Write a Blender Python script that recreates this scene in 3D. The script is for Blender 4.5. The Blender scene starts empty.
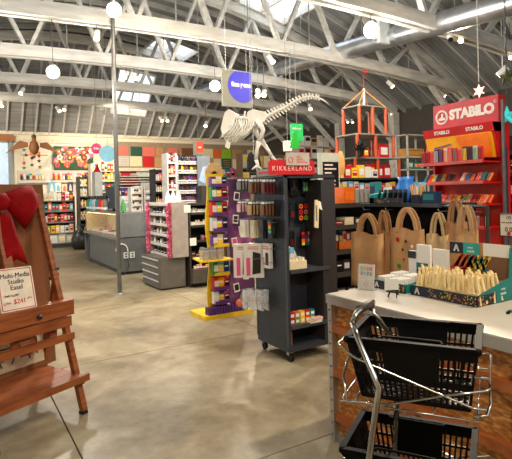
import bpy, math, random
from mathutils import Vector, Matrix
R = random.Random(7)
C = bpy.context.scene.collection
rad = math.radians
YAW, ROLL, FPX, CX, CY, EYE = 31.2, 1.5, 500.0, 256.0, 192.6, 1.6
sy, cy = math.sin(rad(YAW)), math.cos(rad(YAW))
sr, cr = math.sin(rad(ROLL)), math.cos(rad(ROLL))

# ---------- measuring: a pixel of the photograph is a direction from the eye; surfaces have their own world planes
def ray(px, py):
    u, v = (px-CX)/FPX, (CY-py)/FPX
    a, b = u*cr+v*sr, -u*sr+v*cr
    return Vector((sy+cy*a, cy-sy*a, b))
def onZ(px, py, h):
    d = ray(px, py); t = (h-EYE)/d.z
    return Vector((d.x*t, d.y*t, h))
def onX(px, py, X):
    d = ray(px, py); t = X/d.x
    return Vector((X, d.y*t, EYE+d.z*t))
def onY(px, py, Y):
    d = ray(px, py); t = Y/d.y
    return Vector((d.x*t, Y, EYE+d.z*t))
def at(px, py, t):
    d = ray(px, py)
    return Vector((d.x*t, d.y*t, EYE+d.z*t))

# ---------- materials
MATS = {}
def lin(c):
    return tuple(((v/255)/12.92 if v/255 <= .04045 else ((v/255+.055)/1.055)**2.4) for v in c)
def M(name, rgb=(128,128,128), rough=.6, metal=0, emis=0, var=.12, scale=9, bump=0, alpha=1, spec=.5):
    if name in MATS: return MATS[name]
    m = bpy.data.materials.new(name); m.use_nodes = True
    nt = m.node_tree; b = nt.nodes['Principled BSDF']
    c = lin(rgb)
    tc = nt.nodes.new('ShaderNodeTexCoord')
    no = nt.nodes.new('ShaderNodeTexNoise'); no.inputs['Scale'].default_value = scale; no.inputs['Detail'].default_value = 3
    nt.links.new(tc.outputs['Object'], no.inputs['Vector'])
    ra = nt.nodes.new('ShaderNodeValToRGB')
    ra.color_ramp.elements[0].position = .3; ra.color_ramp.elements[1].position = .7
    ra.color_ramp.elements[0].color = (*[v*(1-var) for v in c], 1); ra.color_ramp.elements[1].color = (*[min(1, v*(1+var)) for v in c], 1)
    nt.links.new(no.outputs['Fac'], ra.inputs['Fac']); nt.links.new(ra.outputs['Color'], b.inputs['Base Color'])
    b.inputs['Roughness'].default_value = rough; b.inputs['Metallic'].default_value = metal
    if emis:
        b.inputs['Emission Color'].default_value = (*c, 1); b.inputs['Emission Strength'].default_value = emis
    if bump:
        bu = nt.nodes.new('ShaderNodeBump'); bu.inputs['Strength'].default_value = bump; bu.inputs['Distance'].default_value = .02
        nt.links.new(no.outputs['Fac'], bu.inputs['Height']); nt.links.new(bu.outputs['Normal'], b.inputs['Normal'])
    b.inputs['Specular IOR Level'].default_value = spec
    if alpha < 1: b.inputs['Alpha'].default_value = alpha
    MATS[name] = m; return m
def ramp_mat(name, c1, c2, scale, rough=.6, stretch=(1,1,1), detail=4, bump=0, kind='noise', p0=.35, p1=.65, extra=None):
    if name in MATS: return MATS[name]
    m = bpy.data.materials.new(name); m.use_nodes = True; nt = m.node_tree; b = nt.nodes['Principled BSDF']
    tc = nt.nodes.new('ShaderNodeTexCoord'); mp = nt.nodes.new('ShaderNodeMapping'); mp.inputs['Scale'].default_value = stretch
    nt.links.new(tc.outputs['Object'], mp.inputs['Vector'])
    if kind == 'noise':
        t = nt.nodes.new('ShaderNodeTexNoise'); t.inputs['Detail'].default_value = detail; out = t.outputs['Fac']
    else:
        t = nt.nodes.new('ShaderNodeTexVoronoi'); out = t.outputs['Color']
    t.inputs['Scale'].default_value = scale
    nt.links.new(mp.outputs['Vector'], t.inputs['Vector'])
    if kind != 'noise':
        s = nt.nodes.new('ShaderNodeSeparateColor'); nt.links.new(out, s.inputs['Color']); out = s.outputs[0]
    ra = nt.nodes.new('ShaderNodeValToRGB')
    ra.color_ramp.elements[0].position = p0; ra.color_ramp.elements[1].position = p1
    ra.color_ramp.elements[0].color = (*lin(c1), 1); ra.color_ramp.elements[1].color = (*lin(c2), 1)
    if extra:
        for p, c in extra:
            e = ra.color_ramp.elements.new(p); e.color = (*lin(c), 1)
        if kind != 'noise': ra.color_ramp.interpolation = 'CONSTANT'
    nt.links.new(out, ra.inputs['Fac']); nt.links.new(ra.outputs['Color'], b.inputs['Base Color'])
    b.inputs['Roughness'].default_value = rough
    if bump:
        bu = nt.nodes.new('ShaderNodeBump'); bu.inputs['Strength'].default_value = bump; bu.inputs['Distance'].default_value = .01
        nt.links.new(out, bu.inputs['Height']); nt.links.new(bu.outputs['Normal'], b.inputs['Normal'])
    MATS[name] = m; return m
COL = {'red': (196,22,28), 'pink': (225,90,140), 'magenta': (205,30,110), 'orange': (228,105,28), 'yellow': (236,196,40), 'green': (40,140,62),
       'lime green': (140,190,40), 'teal': (15,120,125), 'light blue': (110,180,215), 'blue': (30,80,170), 'navy': (22,36,70), 'purple': (92,48,130),
       'white': (228,226,220), 'cream': (226,210,172), 'black': (16,16,18), 'dark grey': (48,48,52), 'grey': (120,120,122), 'brown': (112,68,36),
       'tan': (186,146,98), 'salmon': (215,110,95), 'pale grey': (190,190,188), 'maroon': (100,20,28), 'pale pink': (232,185,190), 'mint': (150,205,180)}
def col(n): return M('goods_'+n.replace(' ', '_'), COL[n], .45, var=.06)

# ---------- mesh building
class MB:
    def __init__(s): s.v = []; s.f = []; s.m = []; s.k = 0
    def mi(s, k): s.k = k; return s
    def add(s, vs, fs, T=None):
        n = len(s.v)
        s.v += [tuple(T @ Vector(p)) if T else tuple(p) for p in vs]
        for f in fs: s.f.append(tuple(i+n for i in f)); s.m.append(s.k)
        return s
    def box(s, x0, x1, y0, y1, z0, z1, T=None):
        return s.add([(x0,y0,z0),(x1,y0,z0),(x1,y1,z0),(x0,y1,z0),(x0,y0,z1),(x1,y0,z1),(x1,y1,z1),(x0,y1,z1)],
                     [(0,3,2,1),(4,5,6,7),(0,1,5,4),(1,2,6,5),(2,3,7,6),(3,0,4,7)], T)
    def bev(s, x0, x1, y0, y1, z0, z1, b=.01, T=None):   # box whose four vertical edges are chamfered
        o = [(x0+b,y0),(x1-b,y0),(x1,y0+b),(x1,y1-b),(x1-b,y1),(x0+b,y1),(x0,y1-b),(x0,y0+b)]
        return s.prism(o, z0, z1, 'z', T)
    def prism(s, pts, a, b, ax='y', T=None):
        n = len(pts)
        def q(p, t): return (p[0], t, p[1]) if ax == 'y' else ((p[0], p[1], t) if ax == 'z' else (t, p[0], p[1]))
        vs = [q(p, a) for p in pts]+[q(p, b) for p in pts]
        fs = [tuple(range(n)), tuple(range(2*n-1, n-1, -1))]+[(i, i+n, (i+1) % n+n, (i+1) % n) for i in range(n)]
        return s.add(vs, fs, T)
    def beam(s, p, q, w, h, up=(0,0,1)):   # rectangular bar from p to q
        p, q = Vector(p), Vector(q); d = (q-p).normalized(); u = Vector(up)
        if abs(d.dot(u)) > .98: u = Vector((1,0,0))
        a = d.cross(u).normalized(); b = a.cross(d).normalized()
        vs = [c+a*(i*w/2)+b*(j*h/2) for c in (p, q) for i, j in ((-1,-1),(1,-1),(1,1),(-1,1))]
        return s.add(vs, [(0,1,2,3),(7,6,5,4),(0,4,5,1),(1,5,6,2),(2,6,7,3),(3,7,4,0)])
    def tube(s, pts, r, n=8, closed=False):
        pts = [Vector(p) for p in pts]; L = len(pts); rs = r if isinstance(r, (list, tuple)) else [r]*L
        base = []; prev = None
        for i, p in enumerate(pts):
            if closed: d = pts[(i+1) % L]-pts[i-1]
            else: d = pts[min(i+1, L-1)]-pts[max(i-1, 0)]
            d.normalize()
            if prev is None: a = d.cross(Vector((0,0,1)) if abs(d.z) < .9 else Vector((1,0,0))).normalized()
            else: a = (prev-d*prev.dot(d)).normalized()
            prev = a; b = d.cross(a)
            base += [p+(a*math.cos(2*math.pi*k/n)+b*math.sin(2*math.pi*k/n))*rs[i] for k in range(n)]
        fs = []
        for i in range(L if closed else L-1):
            j = (i+1) % L
            for k in range(n): fs.append((i*n+k, i*n+(k+1) % n, j*n+(k+1) % n, j*n+k))
        if not closed: fs += [tuple(range(n-1, -1, -1)), tuple(range((L-1)*n, L*n))]
        return s.add(base, fs)
    def lathe(s, prof, c=(0,0,0), n=12, T=None):   # prof: (radius, z)
        vs = [(c[0]+r*math.cos(2*math.pi*k/n), c[1]+r*math.sin(2*math.pi*k/n), c[2]+z) for r, z in prof for k in range(n)]
        fs = [(i*n+k, i*n+(k+1) % n, (i+1)*n+(k+1) % n, (i+1)*n+k) for i in range(len(prof)-1) for k in range(n)]
        fs += [tuple(range(n-1, -1, -1)), tuple(range((len(prof)-1)*n, len(prof)*n))]
        return s.add(vs, fs, T)
    def ball(s, c, r, n=10, sc=(1,1,1)):
        prof = [(max(.001, math.sin(math.pi*i/n)), -math.cos(math.pi*i/n)) for i in range(n+1)]
        return s.add([(c[0]+p*r*sc[0]*math.cos(2*math.pi*k/n), c[1]+p*r*sc[1]*math.sin(2*math.pi*k/n), c[2]+z*r*sc[2]) for p, z in prof for k in range(n)],
                     [(i*n+k, i*n+(k+1) % n, (i+1)*n+(k+1) % n, (i+1)*n+k) for i in range(n) for k in range(n)])
    def mesh(s, name, mats, smooth=False):
        me = bpy.data.meshes.new(name); me.from_pydata(s.v, [], s.f); me.update()
        for m in (mats if isinstance(mats, (list, tuple)) else [mats]): me.materials.append(m)
        me.polygons.foreach_set('material_index', s.m)
        if smooth: me.polygons.foreach_set('use_smooth', [True]*len(s.f))
        return me
    def build(s, name, mats, parent=None, smooth=False, label=None):
        o = bpy.data.objects.new(name, s.mesh(name, mats, smooth)); C.objects.link(o)
        if parent: o.parent = parent
        if label: o['label'] = label
        return o
LABELS = {}
def tag(o, label, cat, group=None, kind=None):
    n = len(label.split())
    if not 4 <= n <= 16: print('LABEL LENGTH', n, label)
    if label in LABELS and not (group and LABELS[label] == group): print('DUP LABEL', label)
    LABELS[label] = group
    o['label'] = label; o['category'] = cat
    if group: o['group'] = group
    if kind: o['kind'] = kind
    return o
def empty(name, loc, rz, label, cat, group=None):
    o = bpy.data.objects.new(name, None); C.objects.link(o); o.empty_display_size = .1
    o.location = loc; o.rotation_euler = (0, 0, rz)
    return tag(o, label, cat, group)
def solid(name, mb, mats, loc, rz, label, cat, group=None, smooth=False, kind=None):
    o = mb.build(name, mats, smooth=smooth); o.location = loc; o.rotation_euler = (0, 0, rz)
    return tag(o, label, cat, group, kind)
def struct(name, mb, mats, loc=(0,0,0)):
    o = mb.build(name, mats); o['kind'] = 'structure'; o.location = loc; return o
def copy_tree(o, parent=None):
    c = o.copy(); C.objects.link(c)
    if parent: c.parent = parent
    for ch in [x for x in o.children]: copy_tree(ch, c)
    return c
def again(src, loc, rz, label, group=None):
    c = copy_tree(src); c.location = loc; c.rotation_euler = (0, 0, rz)
    return tag(c, label, src['category'], group)
def text(s, size, mat, parent=None, loc=(0,0,0), rot=(math.pi/2,0,0), name='lettering', extrude=.001, align='CENTER', space=1.0, bold=0):
    cu = bpy.data.curves.new(name, 'FONT'); cu.body = s; cu.size = size; cu.extrude = extrude; cu.align_x = align; cu.align_y = 'CENTER'
    cu.space_character = space; cu.resolution_u = 3; cu.offset = bold
    t = bpy.data.objects.new('tmp', cu); C.objects.link(t)
    dg = bpy.context.evaluated_depsgraph_get(); me = bpy.data.meshes.new_from_object(t.evaluated_get(dg))
    bpy.data.objects.remove(t); bpy.data.curves.remove(cu)
    me.materials.clear(); me.materials.append(mat); me.name = name
    o = bpy.data.objects.new(name, me); C.objects.link(o); o.parent = parent; o.location = loc; o.rotation_euler = rot
    return o
def scribble(par, x0, x1, z, h, m, T=None, y=-.002, seed=1):   # unreadable small print
    rr = random.Random(seed); d = MB(); x = x0; T = T or Matrix.Identity(4)
    while x < x1-h*.3:
        w = h*rr.uniform(.35,.6); d.box(x, x+h*.16, y-.0006, y, z, z+h*rr.choice((.7,1,.75)), T).box(x, min(x1,x+w), y-.0006, y, z+h*rr.choice((0,.3,.55)), z+h*rr.choice((.2,.5,.72)), T); x += w+h*.15
    return d.build('small_print', m, par)
ORD = ['first','second','third','fourth','fifth','sixth','seventh','eighth','ninth','tenth','eleventh','twelfth','thirteenth','fourteenth','fifteenth',
       'sixteenth','seventeenth','eighteenth','nineteenth','twentieth','twenty-first','twenty-second','twenty-third','twenty-fourth']
FX = -math.pi/2     # a face looking to -X: local x runs towards the viewer, local -y is the outward side
def fx(X, Y, lx, ly=0, z=0): return Vector((X+ly, Y-lx, z))     # local point of such a face whose left end is at (X, Y)

white = M('white_paint', (224,222,214), .5); metal = M('galvanised', (196,200,204), .3, .9, var=.2, scale=4)
chrome = M('chrome', (190,188,182), .16, 1, var=.05); darksteel = M('dark_steel', (52,57,66), .5, .15)
black = M('black_plastic', (7,7,8), .4, spec=.22); lampglow = M('lamp_glow', (255,240,210), emis=14); spotglow = M('spot_glow', (255,222,170), emis=16)
greycab = M('grey_laminate', (104,106,106), .5); wood = M('pale_wood', (205,160,95), .5); glassy = M('clear_plastic', (225,230,232), .08, alpha=.28)

# ================= THE SETTING
XL, XR, YB, XM = -4.8, 11.8, 18.5, 3.5
def hb(x): return 4.45-.0065*(x-XM)**2
def ht(x): return 6.5-.038*(x-XM)**2
def roofh(x, y):
    if y <= 15.96: return ht(x)+.14
    t = (y-15.96)/(YB-15.96); return (ht(x)+.14)*(1-t)+3.86*t
# floor with saw cut joints
def floor_mat():
    m = bpy.data.materials.new('polished_concrete'); m.use_nodes = True; nt = m.node_tree; b = nt.nodes['Principled BSDF']; N = nt.nodes.new; L = nt.links.new
    tc = N('ShaderNodeTexCoord')
    n1 = N('ShaderNodeTexNoise'); n1.inputs['Scale'].default_value = .8; n1.inputs['Detail'].default_value = 7; n1.inputs['Roughness'].default_value = .62; n1.inputs['Distortion'].default_value = .6
    n2 = N('ShaderNodeTexNoise'); n2.inputs['Scale'].default_value = 6; n2.inputs['Detail'].default_value = 8; n2.inputs['Roughness'].default_value = .7
    L(tc.outputs['Object'], n1.inputs['Vector']); L(tc.outputs['Object'], n2.inputs['Vector'])
    mx = N('ShaderNodeMix'); mx.inputs[0].default_value = .35; L(n1.outputs['Fac'], mx.inputs[2]); L(n2.outputs['Fac'], mx.inputs[3])
    r = N('ShaderNodeValToRGB'); e = r.color_ramp.elements
    e[0].position = .36; e[0].color = (*lin((102,90,68)), 1); e[1].position = .66; e[1].color = (*lin((184,174,150)), 1)
    q = r.color_ramp.elements.new(.5); q.color = (*lin((146,134,108)), 1)
    L(mx.outputs[0], r.inputs['Fac']); L(r.outputs['Color'], b.inputs['Base Color'])
    rr = N('ShaderNodeMapRange'); rr.inputs['To Min'].default_value = .22; rr.inputs['To Max'].default_value = .5; L(n2.outputs['Fac'], rr.inputs['Value']); L(rr.outputs['Result'], b.inputs['Roughness'])
    return m
fb = MB(); cutx = [-4.16,-1.76,.64,3.04,5.44,7.84,10.24]; cuty = [-2.22,.18,2.58,4.98,7.38,9.78,12.18,14.58,16.98]; g = .005
xs = [XL]+cutx+[XR]; ys = [-3]+cuty+[YB]
for i in range(len(xs)-1):
    for j in range(len(ys)-1): fb.box(xs[i]+g, xs[i+1]-g, ys[j]+g, ys[j+1]-g, -.04, 0)
fb.mi(1).box(XL, XR, -3, YB, -.1, -.012)
struct('floor', fb, [floor_mat(), M('joint_dark', (48,42,34), .9)])  # dark bed that shows through the saw cuts
wallm = M('wall_paint', (226,218,198), .7, var=.03, scale=2)
w = MB().box(XL-.1, XR+.1, YB, YB+.15, 0, 3.86); struct('wall_back', w, wallm)
w = MB().box(XL, XR, YB-.05, YB, 3.5, 3.62).box(XL, XR, YB-.09, YB, 3.76, 3.86); struct('trim_1', w, M('trim_paint', (215,206,184), .6))
w = MB().box(XR, XR+.15, -3, YB, 0, 4.2); struct('wall_right', w, M('wall_dark', (84,78,70), .8, var=.08))
w = MB()
for z0, z1 in ((0,.4), (3.3,4.2)): w.box(XL-.15, XL, -3, YB, z0, z1)
w.box(XL-.15, XL, -3, 8.5, .4, 3.3)
for k in range(3,7): w.box(XL-.15, XL, -3+k*3.55, -2.2+k*3.55, .4, 3.3)
struct('wall_left', w, wallm)
w = MB().box(XL-.1, XR+.1, -3.15, -3, 0, 4.2); struct('wall_front', w, wallm)

# roof deck with skylight openings, rafters following the arch, joists of the hip
deck = ramp_mat('roof_boards', (118,119,118), (146,147,145), 3, .75, (.3,5,1)); joist = M('joist_paint', (186,185,180), .65, var=.1)
SKY = [(5.5,6.85,14.6,15.85), (6.1,7.5,8.7,10.75), (4.85,6.1,16.6,17.8), (1.0,2.4,6.2,7.7)]
gx = sorted(set([XL+i*(XR-XL)/34 for i in range(35)]+[a for s in SKY for a in s[:2]])); gy = sorted(set([-3,0,3,5.88,8.4,10.92,13.44,15.96,16.6,17.3,YB]+[a for s in SKY for a in s[2:]]))
def hole(x, y): return any(a < x < b and c < y < d for a, b, c, d in SKY)
cb = MB()
for i in range(len(gx)-1):
    for j in range(len(gy)-1):
        x0, x1, y0, y1 = gx[i], gx[i+1], gy[j], gy[j+1]
        if hole((x0+x1)/2, (y0+y1)/2): continue
        vs = [(x, y, roofh(x, y)+d) for d in (0, .08) for x, y in ((x0,y0),(x1,y0),(x1,y1),(x0,y1))]
        cb.add(vs, [(3,2,1,0),(4,5,6,7),(0,1,5,4),(1,2,6,5),(2,3,7,6),(3,0,4,7)])
cb.mi(1)
y = -2.6
while y < 15.9:
    for i in range(len(gx)-1):
        x0, x1 = gx[i], gx[i+1]
        if not hole((x0+x1)/2, y): cb.beam((x0,y,roofh(x0,y)-.06), (x1,y,roofh(x1,y)-.06), .05, .13)
    y += .6
x = XL+.2
while x < XR:
    segs = [15.96,16.2,17.9,YB]
    for a, b in zip(segs, segs[1:]):
        if not hole(x, (a+b)/2): cb.beam((x,a,roofh(x,a)-.05), (x,b,roofh(x,b)-.05), .05, .12)
    x += .44
struct('ceiling', cb, [deck, joist])
skyg = bpy.data.materials.new('skylight_pane'); skyg.use_nodes = True; nt = skyg.node_tree; nt.nodes.clear()
o_ = nt.nodes.new('ShaderNodeOutputMaterial'); tr = nt.nodes.new('ShaderNodeBsdfTransparent'); gl = nt.nodes.new('ShaderNodeBsdfGlossy'); mx = nt.nodes.new('ShaderNodeMixShader')
tr.inputs[0].default_value = (.93,.96,1,1); gl.inputs['Roughness'].default_value = .1; mx.inputs[0].default_value = .05
nt.links.new(tr.outputs[0], mx.inputs[1]); nt.links.new(gl.outputs[0], mx.inputs[2]); nt.links.new(mx.outputs[0], o_.inputs[0])
for k, (a, b, c, d) in enumerate(SKY):
    f = MB(); q = MB(); n = 2
    for i in range(n+1):
        x = a+(b-a)*i/n; f.beam((x,c,roofh(x,c)+.02), (x,d,roofh(x,d)+.02), .05, .16)
    for y in (c, d):
        for i in range(n):
            x0, x1 = a+(b-a)*i/n, a+(b-a)*(i+1)/n; f.beam((x0,y,roofh(x0,y)+.02), (x1,y,roofh(x1,y)+.02), .05, .16)
    for i in range(n):
        x0, x1 = a+(b-a)*i/n, a+(b-a)*(i+1)/n
        q.add([(x0,c,roofh(x0,c)+.08),(x1,c,roofh(x1,c)+.08),(x1,d,roofh(x1,d)+.08),(x0,d,roofh(x0,d)+.08)], [(0,1,2,3)])
    wo = struct('window_%d' % (k+1), f, white); q.build('pane', skyg, wo)

# trusses
paint = ramp_mat('truss_paint', (204,201,192), (234,231,222), 2.2, .6, (1,4,4)); rodm = M('rod_steel', (170,170,165), .5, .4)
SIDE = ['nearest the camera', 'second from the camera', 'middle one of the five', 'second from the back wall', 'last before the back wall']
for ti, Y in enumerate((5.88,8.4,10.92,13.44,15.96)):
    r = empty('roof_truss', (0,Y,0), 0, 'white painted timber bowstring roof truss, '+SIDE[ti], 'truss', 'white roof trusses across the shop')
    xs = [XL+.15+i*(XR-XL-.3)/24 for i in range(25)]
    b = MB(); t = MB()
    for a, c in zip(xs, xs[1:]):
        for dy in (-.085, .085):
            b.beam((a,dy,hb(a)+.12), (c,dy,hb(c)+.12), .085, .23); t.beam((a,dy*.95,ht(a)-.02), (c,dy*.95,ht(c)-.02), .072, .22)
    b.build('bottom_chord', paint, r); t.build('top_chord', paint, r)
    x = -3.35+.1*ti
    while x < 10.4:
        for dx in (-.75, .75):
            if ht(x+dx)-hb(x) > .8: MB().beam((x,0,hb(x)+.12), (x+dx,0,ht(x+dx)-.08), .07, .115, (0,1,0)).build('diagonal', paint, r)
        MB().tube([(x+.75,.0,hb(x+.75)), (x+.75,0,ht(x+.75))], .012, 6).build('tie_rod', rodm, r)
        x += 1.5
    MB().box(XR-.3, XR-.05, -.11, .11, 0, 3.95).build('post', paint, r)
    MB().beam((XR-.2,0,3.0), (XR-1.6,0,hb(XR-1.6)+.1), .09, .16, (0,1,0)).build('knee_brace', paint, r)

# spiral duct through the trusses
da, db = onX(356,47,7.4), onX(488,9.5,7.4); ds = (db.z-da.z)/(db.y-da.y)
r = empty('spiral_duct', (7.4,3.2,da.z+(3.2-da.y)*ds), 0, 'silver spiral air duct running through the roof trusses', 'duct')
d = MB(); pts = [(0,i*.1,i*.1*ds) for i in range(141)]; d.tube(pts, [.19+(.006 if i % 2 else 0) for i in range(141)], 16); d.build('pipe', metal, r, True)
for k in range(6): MB().tube([(0,1+2.5*k,(1+2.5*k)*ds), (0,1.08+2.5*k,(1.08+2.5*k)*ds)], .21, 18).build('collar', metal, r)
dx_ = onX(385,30,7.15); dx0, dx1 = onY(379.5,30,dx_.y), onY(390,30,dx_.y); MB().bev(dx0.x-7.4,dx1.x-7.4,dx_.y-3.2,dx_.y-3.12,dx_.z-.25-r.location.z,dx_.z+.25-r.location.z,.01).bev(dx0.x-7.3,.0,dx_.y-3.12,dx_.y-2.9,dx_.z-.12-r.location.z,dx_.z+.12-r.location.z,.01).build('diffuser_box', M('sheet_metal', (205,210,206), .5, .3), r)
for k in range(6):
    yy = 1.7+2.5*k; MB().tube([(0,yy,.19+yy*ds), (0,yy,ht(7.4)+.1-r.location.z)], .006, 5).build('hanger', rodm, r)
GP, SP = 210, 300
EXTRA = [((.2,-1.2,4.0),280,(2.3,1.9,.5),'added fill lamp behind the camera aimed at the counter'),((1.0,4.6,4.5),230,(1.2,8.5,0),'added fill lamp over the open floor aimed down'),  # added lamps, not fixtures of the shop: position, power, target, label
 ((-.6,14.5,4.1),620,(1.6,18.3,1.8),'added fill lamp aimed at the wall behind easel'),((3.8,14.8,4.1),620,(5.5,18.3,2.2),'added fill lamp aimed at the paper samples'),
 ((3.6,1.6,4.2),380,(3.2,2.3,1.0),'added fill lamp straight above the checkout counter'),((5.6,3.4,4.2),220,(6.2,6.4,1.9),'added fill lamp aimed at the orange tower'),
 ((2.2,6.0,4.6),330,(3.6,9.6,1.2),'added fill lamp above the ink bottle rack'),((9.5,6,3.9),160,(8.5,9,1.5),'added fill lamp over the right back corner'),
 ((1.6,3.0,4.3),170,(3.0,5.0,2.5),'added fill lamp aimed at the white skeleton')]
# ================= EASEL at the left
EW = rad(27.4); EO = Vector((.81,3.86,0))
ewood = ramp_mat('easel_wood', (122,62,28), (158,88,44), 5, .45, (1,1,8)); knobm = M('knob_black', (14,14,15), .4)
r = empty('studio_easel', EO, EW, 'large oiled wooden studio easel with red bow and price sign', 'easel')
def lean(z): return .303*z
for x in (-.02, -.70):
    m = MB().beam((x,0,.02), (x,lean(1.63),1.63), .042, .042).build('leg', ewood, r)
    MB().box(x-.022, x+.022, -.02, .03, 0, .022).build('foot_pad', knobm, m)
MB().bev(-.78,.035,-.055,-.03,.71,.80,.004, Matrix.Translation((0,.2,0))).build('tray_front', ewood, r)
MB().bev(-.78,.035,.145,.26,.80,.822,.004).build('tray_shelf', ewood, r)
MB().bev(-.77,.02,.155,.18,.625,.70,.004).build('tray_rail', ewood, r)
k = MB().lathe([(.014,0),(.019,.01),(.019,.022),(.006,.03)], (0,0,0), 8, Matrix.Translation((-.27,.145,.755)) @ Matrix.Rotation(math.pi/2,4,'X')).build('knob', knobm, r)
for x in (-.62,-.42,-.30,-.12): MB().box(x-.03, x+.03, .19, .215, .56, .80).build('spacer', ewood, r)
MB().bev(-.76,0,.10,.13,.535,.585,.004).build('middle_rail', ewood, r)
b = MB().bev(-.76,.03,-.02,.012,.235,.285,.004); b.build('lower_front_rail', ewood, r)
b = MB()
for i in range(5): b.box(-.74, .0, .015+i*.112, .122+i*.112, .262, .28)
b.build('lower_shelf', ewood, r)
for x in (-.74, -.02):
    MB().bev(x-.018,x+.018,.0,.60,.215,.262,.004).build('side_rail', ewood, r)
    MB().box(x-.016,x+.016,.55,.59,0,.216).build('rear_leg', ewood, r)
MB().beam((.004,.49,.27), (.004,.31,1.02), .03, .04).build('strut', ewood, r)
MB().tube([(-.04,.31,1.05),(.02,.30,1.05)], .014, 6).beam((0,.30,1.06),(-.03,.34,.97),.02,.02).build('clamp', knobm, r)
MB().beam((-.36,.02+lean(.5),.5), (-.36,.02+lean(1.85),1.85), .07, .03).build('mast', ewood, r)
# brown carton standing on the easel's lower shelf
cart = ramp_mat('brown_card', (112,64,32), (130,78,42), 2, .75)
r2 = empty('easel_carton', EO, EW, 'tall brown cardboard carton standing upright on the wooden easel shelf', 'carton')
def onC(px, py):
    dd = ray(px, py); w_ = Matrix.Rotation(-EW,3,'Z'); d2 = w_ @ dd; o2 = w_ @ (Vector((0,0,EYE))-EO); t = (.47+.08*(o2.z-.285)-o2.y)/(d2.y-.08*d2.z); return o2+d2*t
cT, cB = onC(44,183), onC(55,366); xr = (cT.x+cB.x)/2+.115
Tl = Matrix.Translation((xr,.47,.283)) @ Matrix.Rotation(-math.atan(.08),4,'X')
MB().box(-.86,-.115,0,.09,0,cT.z-.29,Tl).build('body', cart, r2)
MB().box(-.86,-.165,-.012,-.001,.0,cT.z-.36,Tl).build('front_flap', M('card_front', (132,78,40), .7), r2)
lab = MB().box(-.84,-.23,-.018,-.0125,.04,.28,Tl).build('label', M('label_paper', (205,190,165), .7), r2)
ink = M('print_ink', (60,40,34), .7); d = MB()
for p, q in (((-.70,.13),(-.63,.30)),((-.56,.13),(-.63,.30)),((-.72,.18),(-.54,.18)),((-.50,.22),(-.26,.22)),((-.48,.14),(-.40,.30)),((-.33,.14),(-.40,.30)),((-.27,.16),(-.27,.29)),((-.60,.26),(-.45,.26))):
    d.beam(Tl @ Vector((p[0]-.02,-.0195,p[1]-.05)), Tl @ Vector((q[0]-.02,-.0195,q[1]-.05)), .010, .003, (0,1,0))
d.build('easel_drawing', ink, r2)
# bow
bowm = M('bow_red', (138,5,9), .75, var=.2, scale=14, spec=.12)
def onE(px, py, y0):   # a point on the easel's front plane shifted by y0, in easel coordinates
    dd = ray(px, py); w_ = Matrix.Rotation(-EW,3,'Z'); d2 = w_ @ dd; o2 = w_ @ (Vector((0,0,EYE))-EO)
    t = (y0+.303*o2.z-o2.y)/(d2.y-.303*d2.z); return o2+d2*t
bow = empty('ribbon_bow', EO, EW, 'big dark red ribbon bow tied to the wooden easel', 'bow')
def ribbon(name, pxs, y0, th, puff=0, parent=bow):
    ps = [onE(x, y, y0) for x, y in pxs]; c = sum(ps, Vector())/len(ps); n = len(ps); mb = MB()
    fr = [p+Vector((0,-th,0)) for p in ps]; bk = [p+Vector((0,.004,0)) for p in ps]
    mid = [c.lerp(p, .55)+Vector((0,-th-puff,0)) for p in ps]; cc = c+Vector((0,-th-puff*.8,0))
    vs = fr+bk+mid+[cc]; fs = []
    for i in range(n):
        j = (i+1) % n; fs += [(i, j, n+j, n+i), (i, 2*n+i, 2*n+j, j), (2*n+i, 3*n, 2*n+j)]
    fs.append(tuple(range(n, 2*n)))
    mb.add(vs, fs); return mb.build(name, bowm, parent, True)
ribbon('tail', [(-6,203),(2,207),(9,210),(17,236),(27,264),(16,259),(4,268),(-2,240)], .02, .012, .006)
ribbon('loop', [(-3,200),(6,192),(18,187),(30,185),(36,196),(38,205),(32,217),(24,229),(15,218),(6,208)], -.01, .02, .06)
ribbon('loop', [(-4,200),(-14,186),(-36,184),(-40,205),(-28,228),(-12,214)], -.01, .02, .06)
ribbon('knot', [(-8,196),(3,193),(8,200),(6,209),(-6,211)], -.04, .03, .03)
# price sign on tray
s = empty('price_sign', EO, EW, 'white multi-media studio easel price sign with red border on tray', 'sign')
Tn = Matrix.Translation((-.385,.19,.823)) @ Matrix.Rotation(-.25,4,'X') @ Matrix.Rotation(rad(1.5),4,'Y')
MB().box(-.135,.135,0,.008,0,.30,Tn).build('card', M('sign_card', (232,222,205), .6), s)
d = MB()
for a, b_, c_, e in ((-.125,.125,.008,.013),(-.125,.125,.287,.292),(-.125,-.12,.008,.292),(.12,.125,.008,.292)): d.box(a,b_,-.002,-.0005,c_,e,Tn)
d.build('red_border', M('border_red', (190,50,50), .6), s)
inkk = M('ink_black', (30,28,28), .6); inkr = M('ink_red', (200,45,40), .6); inkw = M('ink_white', (238,235,228), .5)
def sign_text(st, size, x, z, m, T=Tn, par=s, y=-.002, space=1.0, align='CENTER', bold=0):
    t = text(st, size, m, par, align=align, space=space, bold=bold); t.matrix_local = T @ Matrix.Translation((x,y,z)) @ Matrix.Rotation(math.pi/2,4,'X'); return t
sign_text('Multi-Media', .047, 0, .245, inkk); sign_text('Studio', .047, 0, .202, inkk); sign_text('Easel', .047, 0, .16, inkk)
scribble(s, -.1, .01, .10, .018, inkk, Tn); scribble(s, -.11, -.055, .05, .02, inkr, Tn, seed=2); sign_text('$241', .046, .01, .062, inkr); scribble(s, .07, .11, .068, .016, inkr, Tn, seed=3)

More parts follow.
